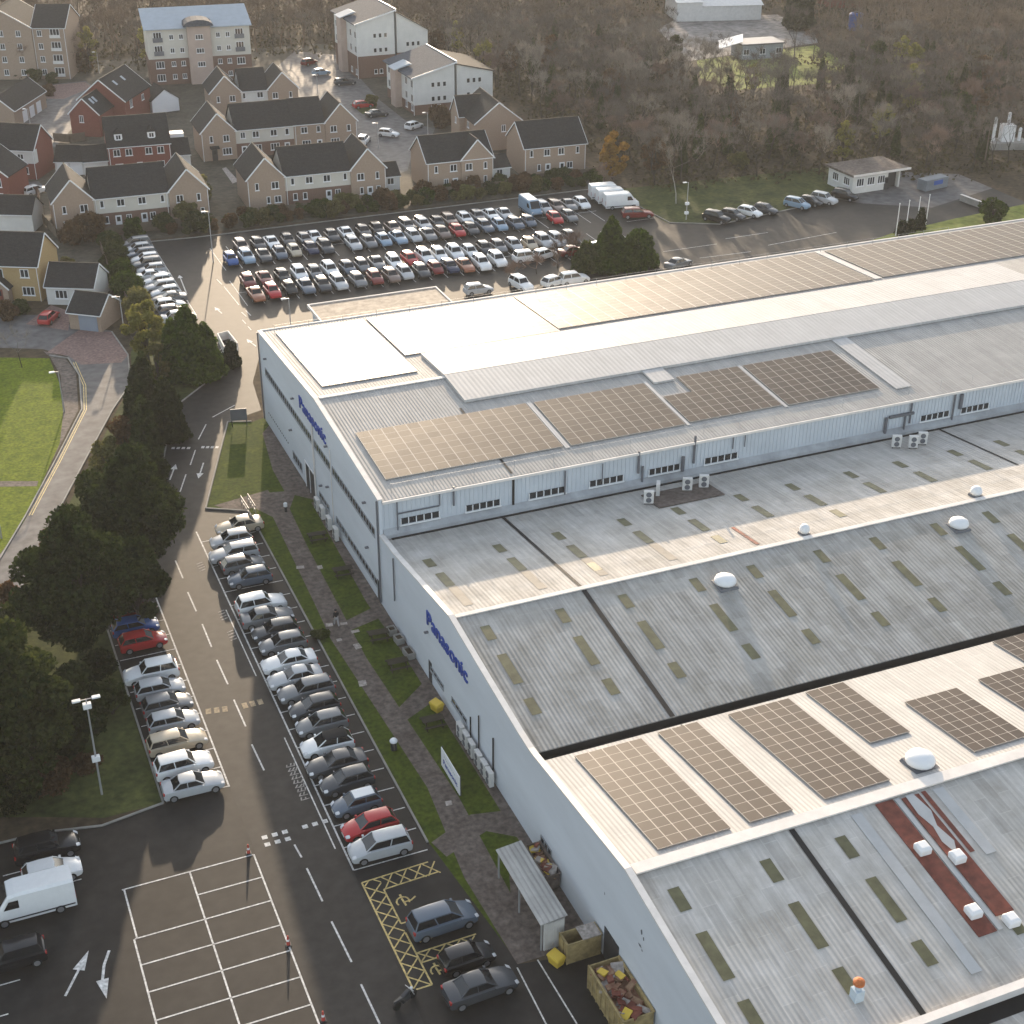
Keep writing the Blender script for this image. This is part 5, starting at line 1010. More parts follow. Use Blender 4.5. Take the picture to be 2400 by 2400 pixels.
p = house('buff double garage with a blue-grey door beside the brick drive', (16.35, 185.5), -37, 'garage', cat='garage'); block(p, 0, 4.5, 0, 5.2, 2.35, 4.1, 'x', 'buff', verge=True); b = MB(); b.box(1.4, 4.0, -.05, .01, 0, 2.05); b.obj('garage_door', mat('blue_grey_door', (.22, .25, .30), .5, .1), p)
# flats
def flats(p, rows, xs, z0, st, off, w_, h, fm='frame'):
    for k in range(rows):
        for x in xs: window(p, 'F', x, z0+st*k, w_, h, off, fm=fm)
p = house('brown four-storey flats at the top left corner', (30.5, 331.5), -21, 'apartment_block', cat='apartment building')
block(p, -13, -.01, -.4, 13, 10.6, 14.4, 'y', 'buff'); block(p, 0, 6.9, 0, 13, 10.5, 14.0, 'x', 'buff')
flats(p, 4, (-9.5, -6.4, -2.8), .9, 2.65, -.4, 1.0, 1.2); flats(p, 4, (1.5,), .9, 2.65, 0, 1.0, 1.2); flats(p, 4, (4.7,), .7, 2.65, 0, 2.0, 1.7)
for k in range(4): b = MB(); b.box(3.6, 5.8, -.35, -.13, .55+2.65*k, .62+2.65*k); b.box(3.6, 5.8, -.35, -.31, .62+2.65*k, 1.2+2.65*k); b.obj('balcony', 'ac', p)
dpipe(p, .2, -.1, 10.3); dpipe(p, 6.7, -.1, 10.3)
p = house('white rendered flats with a pale blue roof and a curved stair bay', (51.6, 316.6), -6, 'apartment_block', cat='apartment building')
b = MB(); b.box(0, 21.2, 0, 9, 0, 5.3); b.obj('wall', 'brown', p); b = MB(); b.prism([(0, 0, 5.301), (0, 9, 5.301), (0, 9, 13.6), (0, 0, 11.3)], (21.2, 0, 0)); b.obj('wall', 'render', p)
b = MB(); b.prism([(-.5, -.5, 11.2), (-.5, 9.5, 13.75), (-.5, 9.5, 13.95), (-.5, -.5, 11.4)], (22.2, 0, 0)); b.obj('roof', 'bluemetal', p)
b = MB(); b.box(8.2, 13.0, -1.3, -.001, 0, 11.8); b.obj('stair_bay', 'pinkrend', p)
b = MB(); b.loft([[(10.6+3.1*math.cos(t), y, 11.81+1.3*math.sin(t)) for t in np.linspace(math.pi, 0, 9)] for y in (-1.9, 3.0)], close=True); b.obj('bay_roof', 'slate', p)
flats(p, 3, (10.6,), 3.6, 2.75, -1.3, 1.6, 1.0)
for k, z in enumerate((.8, 3.4, 6.1, 8.8)):
    window(p, 'F', 2.2, z, 1.7, 1.9 if z > 5 else 1.4); window(p, 'F', 19.0, z, 1.7, 1.9 if z > 5 else 1.4)
    for x in (5.0, 7.0, 14.6, 16.6): window(p, 'F', x, z+.3, .9, 1.0)
for z in (6.0, 8.7): b = MB(); b.box(1.2, 3.2, -.25, -.2, z, z+.9); b.box(18, 20, -.25, -.2, z, z+.9); b.obj('balcony', 'pipe', p)
for nm_, A, e0, r0, e1, W1, W2, lab in (('a', (93.7, 306.5), 11.3, 13.5, 8.9, 8.3, 7.0, 'taller cream flats with a monopitch slate roof near the top of the picture'), ('b', (94.4, 272.8), 7.2, 9.4, 7.0, 8.4, 7.6, 'lower cream flats with a monopitch slate roof above the gable-end house')):
    p = house(lab, A, 0, 'apartment_block', cat='apartment building'); sp = 4.6 if nm_ == 'a' else 1.9; dp = 16.5
    b = MB(); b.box(0, W1, 0, dp, 0, sp); b.box(W1+.8, W1+.8+W2, .8, dp-.5, 0, sp); b.obj('wall', 'brown', p)
    b = MB(); b.prism([(0, 0, sp+.001), (W1, 0, sp+.001), (W1, 0, r0), (0, 0, e0)], (0, dp, 0)); b.prism([(W1+.8, .8, sp+.001), (W1+.8+W2, .8, sp+.001), (W1+.8+W2, .8, e1), (W1+.8, .8, r0-.5)], (0, dp-1.3, 0)); b.obj('wall', 'rendw', p)
    b = MB(); b.box(W1-.02, W1+.82, 1.6, dp-1, 0, r0-.7); b.obj('link_recess', 'pipe', p)
    k = (r0-e0)/W1; b = MB(); b.prism([(-.7, -.4, e0-.7*k+.02), (W1+.25, -.4, r0+.25*k+.02), (W1+.25, -.4, r0+.25*k+.22), (-.7, -.4, e0-.7*k+.22)], (0, dp+.8, 0)); b.obj('roof', 'slate', p)
    b = MB(); b.box(W1+.26, W1+.45, -.45, dp+.4, r0-.1, r0+.42); b.obj('bargeboard', 'frame', p); b = MB(); b.bar((-.7, -.45, e0-.7*k+.12), (W1+.3, -.45, r0+.12), .08, .26); b.obj('bargeboard', 'frame', p)
    k2 = (e1-(r0-.5))/W2; b = MB(); b.prism([(W1+.5, .5, r0-.45), (W1+W2+1.2, .5, e1+.4*k2+.05), (W1+W2+1.2, .5, e1+.4*k2+.25), (W1+.5, .5, r0-.25)], (0, dp-.8, 0)); b.obj('roof', 'tile', p)
    b = MB(); b.loft([[(-1.6+.0, y, e0+.1), (-1.6, y, e0+.2), (1.6, y, e0+1.25), (2.2, y, e0+1.05)] for y in (dp*.42, dp*.66)]); b.obj('bay_roof', 'bluemetal', p)
    b = MB(); b.box(-1.3, -.001, dp*.45, dp*.63, 0, e0+.1); b.obj('stair_bay', 'pinkrend', p)
    for z in ([5.2, 8.2] if nm_ == 'a' else [2.4, 5.1]):
        for x in (3.9, 5.1, 6.3): window(p, 'F', x, z, .75, .95, 0, fm='ac')
        if z+1 < e1: [window(p, 'F', W1+.8+x, z+(.6 if nm_ == 'a' else 0), .75, .95, .8, fm='ac') for x in (2.4, 3.6, 4.8)]
        for y in (1.2, 4.5, dp-4, dp-1.6): window(p, 'L', y, z, 1.2, 1.4, 0, fm='ac')
    for x in (3.9, 5.1): window(p, 'F', x, .8, .75, .95, 0)
    for y in (1.2, 4.5, dp-3): window(p, 'L', y, .7, 1.1, 1.1, 0)
    dpipe(p, -.1, -.1, e0-.3)
# gatehouse, beyond the far car park
p = house('flat-roofed cream gatehouse with big windows at the wood edge', (144.0, 196.9), 3, 'gatehouse', cat='gatehouse')
b = MB(); b.box(0, 7.2, 0, 6.6, 0, 3.0); b.box(9.6, 9.9, .2, 6.2, 0, 3.0); b.obj('wall', 'rendw', p); b = MB(); b.box(-.5, 11.2, -.7, 7.2, 3.0, 3.35); b.obj('roof', 'path', p); b = MB(); b.box(-.55, 11.25, -.75, -.701, 3.05, 3.42); b.obj('fascia', 'coping', p)
for x in (1.5, 3.7, 5.8): window(p, 'F', x, 1.2, 1.5, 1.3)
for y in (1.6, 4.6): window(p, 'L', y, 1.2, 1.6, 1.3, 0)
door(p, 'F', 7.0, m='dark')
b = MB(); b.box(7.201, 9.6, .9, 6.0, 0, 2.9); b.obj('dark_lobby', 'dark', p)
x, y, _ = G(2184, 442); r = empty('skip_container', (x, y, .02), R(10), 'pale blue-grey container with a blue patch right of the gatehouse', 'container'); b = MB(); b.box(-2.6, 2.6, -1, 1, .1, 1.9); b.obj('body', mat('dull_blue_grey', (.16, .18, .20), .6, .2), r, bevel=.04); b = MB(); b.box(-.8, 1.3, -1.02, -.99, .9, 1.6); b.obj('panel', 'blueplastic', r)
# depot far up the wood
p = house('long pale grey depot shed near the top of the picture', (187, 337.0), -14, 'depot_shed', cat='shed'); b = MB(); b.box(0, 6.5, 0, 12, 0, 4.6); b.box(6.5, 22, 0, 12, 0, 3.6); b.obj('wall', 'ac', p); b = MB(); b.prism([(-.3, -.3, 4.62), (-.3, 6, 5.8), (-.3, 12.3, 4.62)], (7, 0, 0)); b.prism([(6.5, -.3, 3.62), (6.5, 6, 5.2), (6.5, 12.3, 3.62)], (16, 0, 0)); b.obj('roof', 'ac', p)
p = house('grey depot office with a bright tilted roof sheet', (177.5, 292.5), -6, 'depot_office', cat='shed'); b = MB(); b.box(2, 12, 0, 6, 0, 3.2); b.obj('wall', 'greyframe', p); b = MB(); b.box(1.7, 12.3, -.3, 6.3, 3.2, 3.5); b.obj('roof', 'pipe', p); b = MB(); b.prism([(-3.5, .5, 2.6), (2, .2, 3.9), (4.2, 5, 4.6), (-1.6, 5.6, 3.3)], (0, 0, .15)); b.obj('roof_sheet', 'white', p)
for x in (3, 7, 11): window(p, 'F', x, 1.1, 1.4, 1.2)
x, y, _ = G(2003, 70); r = empty('water_tank', (x, y, 0), 0, 'small bright blue tank among the far trees', 'tank'); b = MB(); b.lathe((0, 0, 0), [(1.7, 0), (1.7, 3.8), (1.3, 4.1)], 18); b.obj('body', 'blueplastic', r); b = MB(); b.lathe((0, 0, 4.1), [(.5, 0), (.5, .3)], 12); b.obj('hatch', 'dark', r)
x, y, _ = G(1945, 20); p = house('red brick house glimpsed through far trees at the top edge', (x, y), -10); block(p, 0, 9, 0, 8, 5, 8, 'x', 'red'); 
for xx in (2, 5, 7.5): window(p, 'F', xx, 3.2, .9, 1.2)
# electricity plant at the right edge
x, y, _ = G(2352, 345); r = empty('substation', (x, y, 0), R(-20), 'white transformer plant with tall insulators at the right edge', 'substation'); b = MB(); b.box(-3, 4, -2, 2, 0, 1.2); b.obj('base', 'kerb', r); b = MB(); b.box(-1, 1.4, -1, 1, 1.2, 4.2); b.obj('tank', 'white', r, bevel=.1)
for xx, h in ((-2.2, 5.4), (.2, 6.2), (2.6, 3.4)): b = MB(); b.lathe((xx, 0, 1.2), [(.3, 0), (.3, h-1.2), (.1, h-1)], 12); b.obj('insulator', 'white', r)
r = empty('boundary_wall', (158.6, 187.4, 0), 0, 'long low grey wall at the right beside the yellow-green verge', 'wall'); b = MB(); b.bar((0, 0, .5), (1, -9.5, .5), .3, 1.0); b.obj('wall', 'kerb', r); b = MB(); b.bar((0, 0, 1.04), (1, -9.5, 1.04), .4, .08); b.obj('coping', 'coping', r)

# ------------------------------------------------------------------ trees and plants
def npmesh(name, V, nper, m, extra=None):
    n = len(V)//nper; me = D.meshes.new(name); me.vertices.add(len(V)); me.vertices.foreach_set('co', np.asarray(V, np.float32).ravel())
    me.loops.add(n*nper); me.loops.foreach_set('vertex_index', np.arange(n*nper, dtype=np.int32)); me.polygons.add(n)
    me.polygons.foreach_set('loop_start', np.arange(0, n*nper, nper, dtype=np.int32)); me.polygons.foreach_set('loop_total', np.full(n, nper, np.int32))
    me.materials.append(M[m] if isinstance(m, str) else m); me.update(calc_edges=True); return me
def unit(n):
    v = nrg.normal(size=(n, 3)); return v/np.linalg.norm(v, axis=1, keepdims=True)
def cards(P, s, droop=0.0, asp=.6):
    n = len(P); u = unit(n); u[:, 2] -= droop; u /= np.linalg.norm(u, axis=1, keepdims=True); t = unit(n); v = np.cross(u, t); v /= np.linalg.norm(v, axis=1, keepdims=True)+1e-9
    S = (s*nrg.uniform(.6, 1.3, n))[:, None]; u = u*S; v = v*S*asp
    return np.stack([P-u-v*.4, P+u*.2-v, P+u+v*.3, P-u*.1+v], 1).reshape(-1, 3)
def cone_pts(n, h, w, base=.04, pw=.85, lumps=7, inner=.55):
    t = 1-np.sqrt(nrg.uniform(0, 1, n)); t = base+(1-base)*t; a = nrg.uniform(0, 2*math.pi, n)
    ph = nrg.uniform(0, 6, 4); lum = 1+.13*np.sin(a*3+ph[0]+t*9)+.10*np.sin(a*lumps+ph[1]+t*17)+.08*np.sin(t*40+a*2+ph[2])
    rr = w*np.clip((1-t)**pw*1.02, .0, 1)*np.clip(.55+t*6, 0, 1)*lum*nrg.uniform(inner, 1.04, n)**.6
    return np.stack([rr*np.cos(a), rr*np.sin(a), t*h+nrg.normal(0, .12, n)], 1)
def blob_pts(n, cs, rs):
    k = nrg.choice(len(cs), n, p=np.array(rs)**2/np.sum(np.array(rs)**2)); d = unit(n); r = np.array(rs)[k]*nrg.uniform(.35, 1.05, n)**.5
    return np.array(cs)[k]+d*r[:, None]*np.array([1, 1, .8])
def segmesh(name, S, m, n=4):
    S = np.array(S); a, b, ra, rb = S[:, :3], S[:, 3:6], S[:, 6], S[:, 7]; d = b-a; d /= np.linalg.norm(d, axis=1, keepdims=True)+1e-9
    t = np.where(np.abs(d[:, 2:3]) > .9, np.array([[1., 0, 0]]), np.array([[0., 0, 1]])); u = np.cross(d, t); u /= np.linalg.norm(u, axis=1, keepdims=True); v = np.cross(d, u)
    Q = []
    for i in range(n):
        c0, s0, c1, s1 = math.cos(6.2832*i/n), math.sin(6.2832*i/n), math.cos(6.2832*(i+1)/n), math.sin(6.2832*(i+1)/n)
        Q.append(np.stack([a+(u*c0+v*s0)*ra[:, None], a+(u*c1+v*s1)*ra[:, None], b+(u*c1+v*s1)*rb[:, None], b+(u*c0+v*s0)*rb[:, None]], 1))
    return npmesh(name, np.concatenate(Q).reshape(-1, 3), 4, m)
def skeleton(h, spread=.5, depth=5, r0=.16, up=.35, twl=1.0, ntw=9, tr=.3, lean=.05):
    trunk, br, tw = [], [], []
    def grow(p, d, L, r, k):
        q = p
        for i in range(2):
            d = d+nrg.normal(0, .10, 3)+np.array([0, 0, .06]); d /= np.linalg.norm(d); e = q+d*L/2
            (trunk if k == 0 else br).append([*q, *e, r, r*.85]); q = e; r *= .85
        if k >= depth-1:
            for _ in range(ntw):
                t = d+nrg.normal(0, .55, 3)+np.array([0, 0, up*.5]); t /= np.linalg.norm(t); o = q-d*L*nrg.uniform(0, .8); l = twl*nrg.uniform(.5, 1.2); mid = o+t*l*.5; t2 = t+nrg.normal(0, .35, 3); t2 /= np.linalg.norm(t2)
                tw.append([*o, *mid, .016, .012]); tw.append([*mid, *(mid+t2*l*.5), .012, .005])
            return
        for _ in range(nrg.integers(2, 4) if k else nrg.integers(3, 5)):
            t = d*(.75 if k else .55)+nrg.normal(0, spread, 3)+np.array([0, 0, up]); t /= np.linalg.norm(t); grow(q, t, L*nrg.uniform(.62, .85), r*.68, k+1)
    d0 = np.array([nrg.normal(0, lean), nrg.normal(0, lean), 1.0])
    grow(np.zeros(3), d0, h*tr, r0, 0)
    A = np.array(br+tw); top = A[:, 5].max(); s = h/top
    f = lambda S: [[*(np.array(x[:6])*s), x[6]*max(s, .8), x[7]*max(s, .8)] for x in S]
    return f(trunk), f(br), f(tw)
def tree(label, cat, loc, parts, name='tree', rz=0, group=None, s=1.0):
    r = empty(name, loc, rz, label, cat, group, s)
    for n_, me in parts:
        o = D.objects.new(n_, me); COL.objects.link(o); o.parent = r
    return r
def conifer(h, w, n, leaf, m='l_con', **k):
    P = cone_pts(n, h, w, **k); tk = segmesh('trunk', [[0, 0, 0, 0, 0, h*.9, w*.09+.05, .03]], 'bark', 7)
    core = MB(); core.lathe((0, 0, 0), [(w*.28, h*.06), (w*.55, h*.14), (w*.5, h*.35), (w*.28, h*.65), (.05, h*.92)], 9)
    return [('trunk', tk), ('crown', npmesh('crown', cards(P, leaf, .35), 4, m))]
def clumpy(h, w, n, leaf, m, nc=34, bare=.22, rr=(.16, .30), sh=.75):
    cs, rs = [], []
    while len(cs) < nc:
        v = nrg.uniform(-1, 1, 3)
        if np.linalg.norm(v) > 1 or np.linalg.norm(v) < .45: continue
        z = h*(bare+(1-bare)*(v[2]*.5+.5)); f = 1 if v[2] < 0 else (1-.45*v[2]**2); cs.append([v[0]*w*sh*f, v[1]*w*sh*f, min(z, h-.4)]); rs.append(w*nrg.uniform(*rr)*1.15)
    P = blob_pts(n, cs, rs); S = [[0, 0, 0, 0, 0, h*.55, w*.07+.04, w*.04]]
    for c in cs[:16]: S.append([0, 0, h*bare*nrg.uniform(.8, 1.8), *c, w*.03, .02])
    return [('trunk', segmesh('trunk', S, 'bark', 6)), ('crown', npmesh('crown', cards(P, leaf, .1), 4, m))]
# trees between the road and the street
x, y, _ = G(440, 893); H = HT((440, 893), (466, 707))
tree('broad twin-topped dark green cypress at the bend of the access road', 'tree', (x+.6, y+.4, 0), [('trunk', segmesh('trunk', [[0, 0, 0, 0, 0, 8, .3, .05]], 'bark', 7)), ('crown', npmesh('crown', cards(np.concatenate([cone_pts(15000, H-.2, 2.9, pw=.62), cone_pts(9000, H-1.9, 2.3, pw=.6)+np.array([-1.7, .4, 0]), cone_pts(7000, H-2.6, 2.2, pw=.6)+np.array([1.9, -.2, 0])]), .25, .3), 4, 'l_con'))], 'cypress_tree')
x, y, _ = G(545, 858); tree('small dark columnar yew beside the entrance wall', 'tree', (x, y, 0), conifer(3.3, .95, 3500, .18, 'l_dark', pw=.35), 'yew_tree')
x, y, _ = G(348, 850); tree('loose yellow-green tree beside the big cypress', 'tree', (x, y, 0), clumpy(8.4, 3.0, 6500, .19, 'l_lime', 46, .1, (.12, .22), .8), 'yellowing_tree')
x, y, _ = G(372, 905); tree('second smaller yellow-green tree leaning against the cypress', 'tree', (x, y, 0), clumpy(5.6, 2.0, 3500, .18, 'l_olive', 26, .08, (.14, .25), .8), 'yellowing_tree')
for bx, by, tx, ty, w_, l in ((352, 1000, 365, 815, 1.6, 'slim dark yew behind the yellow-green tree'), (398, 1030, 398, 880, 2.2, 'stout dark yew at the bend of the access road'), (330, 960, 322, 850, 1.5, 'dark yew beside the street opposite the brick crossing'), (352, 1120, 345, 925, 1.9, 'tall dark yew overhanging the access road arrows'), (322, 1060, 318, 900, 1.4, 'narrow yew behind the copper shrub'), (370, 1190, 372, 1060, 1.6, 'short dark yew beside the road edge below the arrows')):
    x, y, _ = G(bx, by); h = HT((bx, by), (tx, ty)); tree(l, 'tree', (x, y, 0), conifer(h, w_, 7500, .21, rnd.choice(['l_dark', 'l_pine']), pw=.55), 'yew_tree')
x, y, _ = G(300, 1095); tree('copper-brown leafy shrub tree at the edge of the street', 'tree', (x, y, 0), clumpy(HT((300, 1095), (290, 980)), 2.3, 5000, .17, 'l_brown', 26, .08, (.22, .34)), 'copper_tree')
x, y, _ = G(258, 1120); tree('olive-brown shrub tree just behind the large dark pine', 'tree', (x, y, 0), clumpy(HT((258, 1120), (245, 1030)), 2.2, 4500, .17, 'l_olive', 24, .08, (.22, .34)), 'copper_tree')
for k, (bx, by, tx, ty, w_, n, l) in enumerate(((318, 1325, 240, 1062, 5.2, 26000, 'huge dark pine overhanging the access road, upper of the big pines'), (195, 1520, 185, 1200, 5.3, 26000, 'huge dark pine beside the street, middle of the big pines'), (70, 1860, 60, 1440, 4.6, 24000, 'huge olive-dark pine at the left edge, lowest of the big pines'), (330, 1465, 330, 1250, 3.0, 11000, 'dark bushy pine over the red and blue cars'), (-70, 1960, -40, 1560, 5.0, 16000, 'dark pine half outside the left edge'), (165, 1760, 190, 1560, 3.6, 12000, 'dark spreading pine behind the flood light post'))):
    x, y, _ = G(bx, by); h = HT((bx, by), (tx, ty)); tree(l, 'tree', (x, y, 0), clumpy(h, w_, n, .23, 'l_pine' if k != 2 else 'l_bush', 80 if k < 3 else 44, .08, (.15, .27), .82), 'pine_tree', rnd.uniform(0, 6))
for bx, by, h, w_, l, m in ((265, 1672, 3.2, 1.7, 'small-leaved green bush beside the flood light post', 'l_bush'), (232, 1590, 3.0, 1.8, 'dark shrub in the shade left of the grey cars', 'l_dark'), (40, 1500, 3.6, 2.0, 'mossy green shrub at the street edge below the pines', 'l_bush'), (25, 1420, 2.6, 1.3, 'reddish brown shrub by the street kerb', 'l_brown'), (120, 1290, 2.4, 1.2, 'reddish shrub between street and pines', 'l_brown'), (110, 1850, 2.6, 2.2, 'brown bramble heap above the shaded parking bays', 'l_brown'), (30, 1880, 3.0, 2.4, 'dark evergreen shrub above the shaded black car', 'l_dark'), (200, 1800, 1.2, 1.3, 'low reddish bramble on the shaded grass by the flood light post', 'l_brown'), (749, 1492, .7, .9, 'low dark clipped shrub on the verge left of the walker', 'l_bush')):
    x, y, _ = G(bx, by); tree(l, 'shrub', (x, y, 0), clumpy(h, w_, int(1700*w_), .15, m, 18, .02, (.25, .4), .7), 'shrub')
# hedge by the left car column and the planted line behind the back car park
for k, (bx, by, w_, h, m) in enumerate(((262, 585, 2.0, 2.6, 'l_bush'), (272, 625, 2.4, 3.2, 'l_bush'), (285, 668, 2.6, 3.6, 'l_con'), (300, 700, 2.4, 3.4, 'l_con'), (330, 745, 2.5, 3.8, 'l_olive'))):
    x, y, _ = G(bx, by); tree('rounded clipped evergreen in the tall hedge, %s from its far end' % nm[k], 'hedge bush', (x, y, 0), clumpy(h, w_, 6500, .2, m, 24, .0, (.3, .45), .62), 'hedge_bush', group='tall hedge beside the car column')
bushes = {}
for key, m in (('dark green rounded shrub', 'l_bush'), ('olive yellow shrub', 'l_olive'), ('brown leafless-looking shrub', 'l_brown'), ('deep green evergreen shrub', 'l_con')): bushes[key] = [tree('x', 'shrub', (0, 0, 0), clumpy(2.6, 1.8, 2600, .19, m, 16, .0, (.28, .42), .7), 'shrub') for _ in range(2)]
x0 = 36.0; i = 0
while x0 < 108:
    for dy in (0, 2.6):
        key = rnd.choices(list(bushes), (3, 2, 4, 2))[0]; src = rnd.choice(bushes[key]); s = rnd.uniform(.55, 1.05)
        dup(src, (x0+rnd.uniform(-.6, .6), 218.4+dy+rnd.uniform(-.7, .7), 0), rnd.uniform(0, 6), key+' in the planted strip between the terraces and the back car park', 'planted strip behind the back car park', s)
    x0 += 2.3; i += 1
for px, py, s, key, l in ((440, 525, 1.2, 'olive yellow shrub', 'large olive shrub between the first and middle terraces'), (458, 470, 1.5, 'olive yellow shrub', 'tall yellowish shrub at the left gable of the middle terrace'), (462, 545, 1.1, 'dark green rounded shrub', 'rounded green shrub by the lot lamp post'), (318, 555, 1.0, 'deep green evergreen shrub', 'bright green shrub in front of the cream cottages'), (170, 575, 1.2, 'brown leafless-looking shrub', 'brown shrub below the left gable of the first terrace'), (215, 560, 1.4, 'brown leafless-looking shrub', 'dark brown thicket in front of the first terrace'), (825, 455, .9, 'deep green evergreen shrub', 'dark round shrub against the right gable of the middle terrace'), (1170, 440, .8, 'dark green rounded shrub', 'dark shrub between the two buff houses'), (165, 635, .7, 'olive yellow shrub', 'pale rounded shrub beside the yellow gable'), (20, 750, .9, 'brown leafless-looking shrub', 'thin bare shrub before the stone porch'), (50, 735, .7, 'dark green rounded shrub', 'low green shrub before the yellow house'), (115, 225, .8, 'brown leafless-looking shrub', 'brown round bush in the grassy court'), (870, 250, .8, 'olive yellow shrub', 'yellowing bush on the verge by the lower flats'), (1035, 300, 1.4, 'brown leafless-looking shrub', 'dark brown hedge at the foot of the lower flats'), (190, 165, 1.6, 'brown leafless-looking shrub', 'dark bush by the right corner of the brown flats'), (80, 190, .9, 'dark green rounded shrub', 'low green hedge in front of the brown flats'), (125, 195, .8, 'dark green rounded shrub', 'low green hedge right of the brown flats door'), (2325, 520, 1.2, 'deep green evergreen shrub', 'dark box-shaped bush at the right end of the yellow verge'), (1730, 395, 1.0, 'olive yellow shrub', 'mossy shrub left of the gatehouse')):
    dup(rnd.choice(bushes[key]), G(px, py)[:2]+(0,), rnd.uniform(0, 6), l, None, s*1.1)
for v in bushes.values():
    for o in v: drop(o)
for px, py, h, w_ in ((2113, 550, 2.4, 1.0), (2133, 543, 2.0, .8), (2155, 537, 3.4, .9)):
    x, y, _ = G(px, py); tree('dark clipped conifer beside the flag poles, %s' % {2113: 'left one', 2133: 'low middle one', 2155: 'tallest one'}[px], 'tree', (x, y, 0), conifer(h, w_, 1800, .16, 'l_dark', pw=.4), 'yew_tree')
tree('bright green pointed conifer by the back car park, just beyond the tall roof', 'tree', (91.0, 179.2, 0), conifer(8.0, 2.9, 12000, .25, 'l_con', pw=.7), 'cypress_tree'); tree('lower dark green conifer merging into the right of the pointed one', 'tree', (95.2, 179.0, 0), conifer(5.6, 2.8, 8000, .24, 'l_con', pw=.4), 'cypress_tree'); tree('sparse green conifer at the left foot of the pointed one', 'tree', (87.6, 180.2, 0), conifer(4.4, 2.0, 5000, .22, 'l_bush', pw=.5), 'cypress_tree')
def bare(h, m, **k):
    t, b_, w_ = skeleton(h, **k); return [('trunk', segmesh('trunk', t+[x for x in b_ if x[6] > .05], 'bark' if m != 'birch' else 'birch', 5)), ('crown', segmesh('crown', [x for x in b_ if x[6] <= .05]+w_, m if m != 'birch' else 'twigw', 3))]
for k, (x, y, h) in enumerate(((84.2, 182.6, 4.6), (87.0, 183.8, 5.2), (80.5, 181.6, 3.6), (76.5, 180.6, 3.0))): tree('leafless reddish shrub tree left of the lot conifers, %s from the conifers' % nm[[1, 0, 2, 3][k]], 'tree', (x, y, 0), bare(h, 'twigr', depth=5, r0=.08, ntw=7, spread=.6, tr=.22), 'bare_tree', group='bare shrubs by the lot conifers')
tree('tall leafless birch with a pale trunk at the wood edge', 'tree', (114.7, 203.4, 0), bare(11.3, 'birch', depth=5, r0=.13, spread=.42, tr=.42), 'birch_tree')
tree('golden autumn tree behind the white vans', 'tree', (111.2, 219.5, 0), clumpy(8.2, 2.7, 6500, .2, 'l_gold', 36, .1, (.16, .28)), 'autumn_tree')
tree('small reddish leafless tree below the golden one', 'tree', (108.8, 217.6, 0), bare(4.2, 'twigr', depth=4, r0=.06, tr=.25), 'bare_tree')
tree('young thin street tree at the corner of the sunlit lawn', 'tree', G(52, 862), bare(6.5, 'twigw', depth=4, r0=.06, tr=.3, ntw=6), 'bare_tree')
x, y, _ = G(1872, 70); tree('tall dark narrow conifer among the far trees at the top edge', 'tree', (x, y, 0), conifer(15, 3.4, 5000, .5, 'l_dark', pw=.25), 'cypress_tree')
# ------------------------------------------------------------------ the wood
protoT = {}
for i in range(3): protoT['grey', i] = (tree('x', 'tree', (0, 0, 0), bare(11+i, 'twig', depth=6, ntw=7, spread=.42, twl=1.3), 'woodland_tree'), 'tall leafless grey-brown tree in the wood beyond the car park')
for i in range(2): protoT['pale', i] = (tree('x', 'tree', (0, 0, 0), bare(11+i, 'twigw', depth=6, ntw=6, spread=.36, twl=1.2), 'woodland_tree'), 'leafless tree with pale branches in the wood beyond the car park')
for i in range(2): protoT['red', i] = (tree('x', 'tree', (0, 0, 0), bare(9+i, 'twigr', depth=6, ntw=8, spread=.5, twl=1.2), 'woodland_tree'), 'leafless reddish-brown tree in the wood beyond the car park')
for i in range(2):
    pr_ = bare(11, 'twig', depth=5, ntw=8, spread=.36); iv = cone_pts(2600, 8.5, 1.1, pw=.5); pr_.append(('ivy', npmesh('ivy', cards(iv, .24, .3), 4, 'l_ivy'))); protoT['ivy', i] = (tree('x', 'tree', (0, 0, 0), pr_, 'woodland_tree'), 'ivy-clad leafless tree in the wood beyond the car park')
for i in range(2): protoT['moss', i] = (tree('x', 'tree', (0, 0, 0), clumpy(9.5, 2.6, 1500, .24, 'l_moss', 30, .15, (.14, .26))+[('twigs', segmesh('twigs', sum(skeleton(10, depth=5, ntw=5)[1:], []), 'twig', 3))], 'woodland_tree'), 'mossy yellow-green tree in the wood beyond the car park')
for i in range(2): protoT['olive', i] = (tree('x', 'tree', (0, 0, 0), clumpy(8.5, 2.8, 2600, .26, 'l_brown' if i else 'l_bush', 30, .08, (.18, .3)), 'woodland_tree'), ['dark green bushy tree in the wood beyond the car park', 'brown-leaved bushy tree in the wood beyond the car park'][i])
pts = []; tries = 0
def clear(x, y):
    if x < 112 and y < 262: return True
    if x < 115 and y < 330 and y > 200 and x < 114: return True
    if 100 < x < 143 and y < 211+0: return True
    if 139 < x < 157 and y < 207: return True
    if x > 155 and y < 199: return True
    if y < 203 and x < 155: return True
    if 180 < x < 194 and 203 < y < 216: return True
    if 160 < x < 190 and 264 < y < 300: return True
    if 168 < x < 216 and 289 < y < 345: return True
    if x < 26 and y < 352: return True
    if x < 78 and y < 334: return True
    if x < 116 and y < 334: return True
    return False
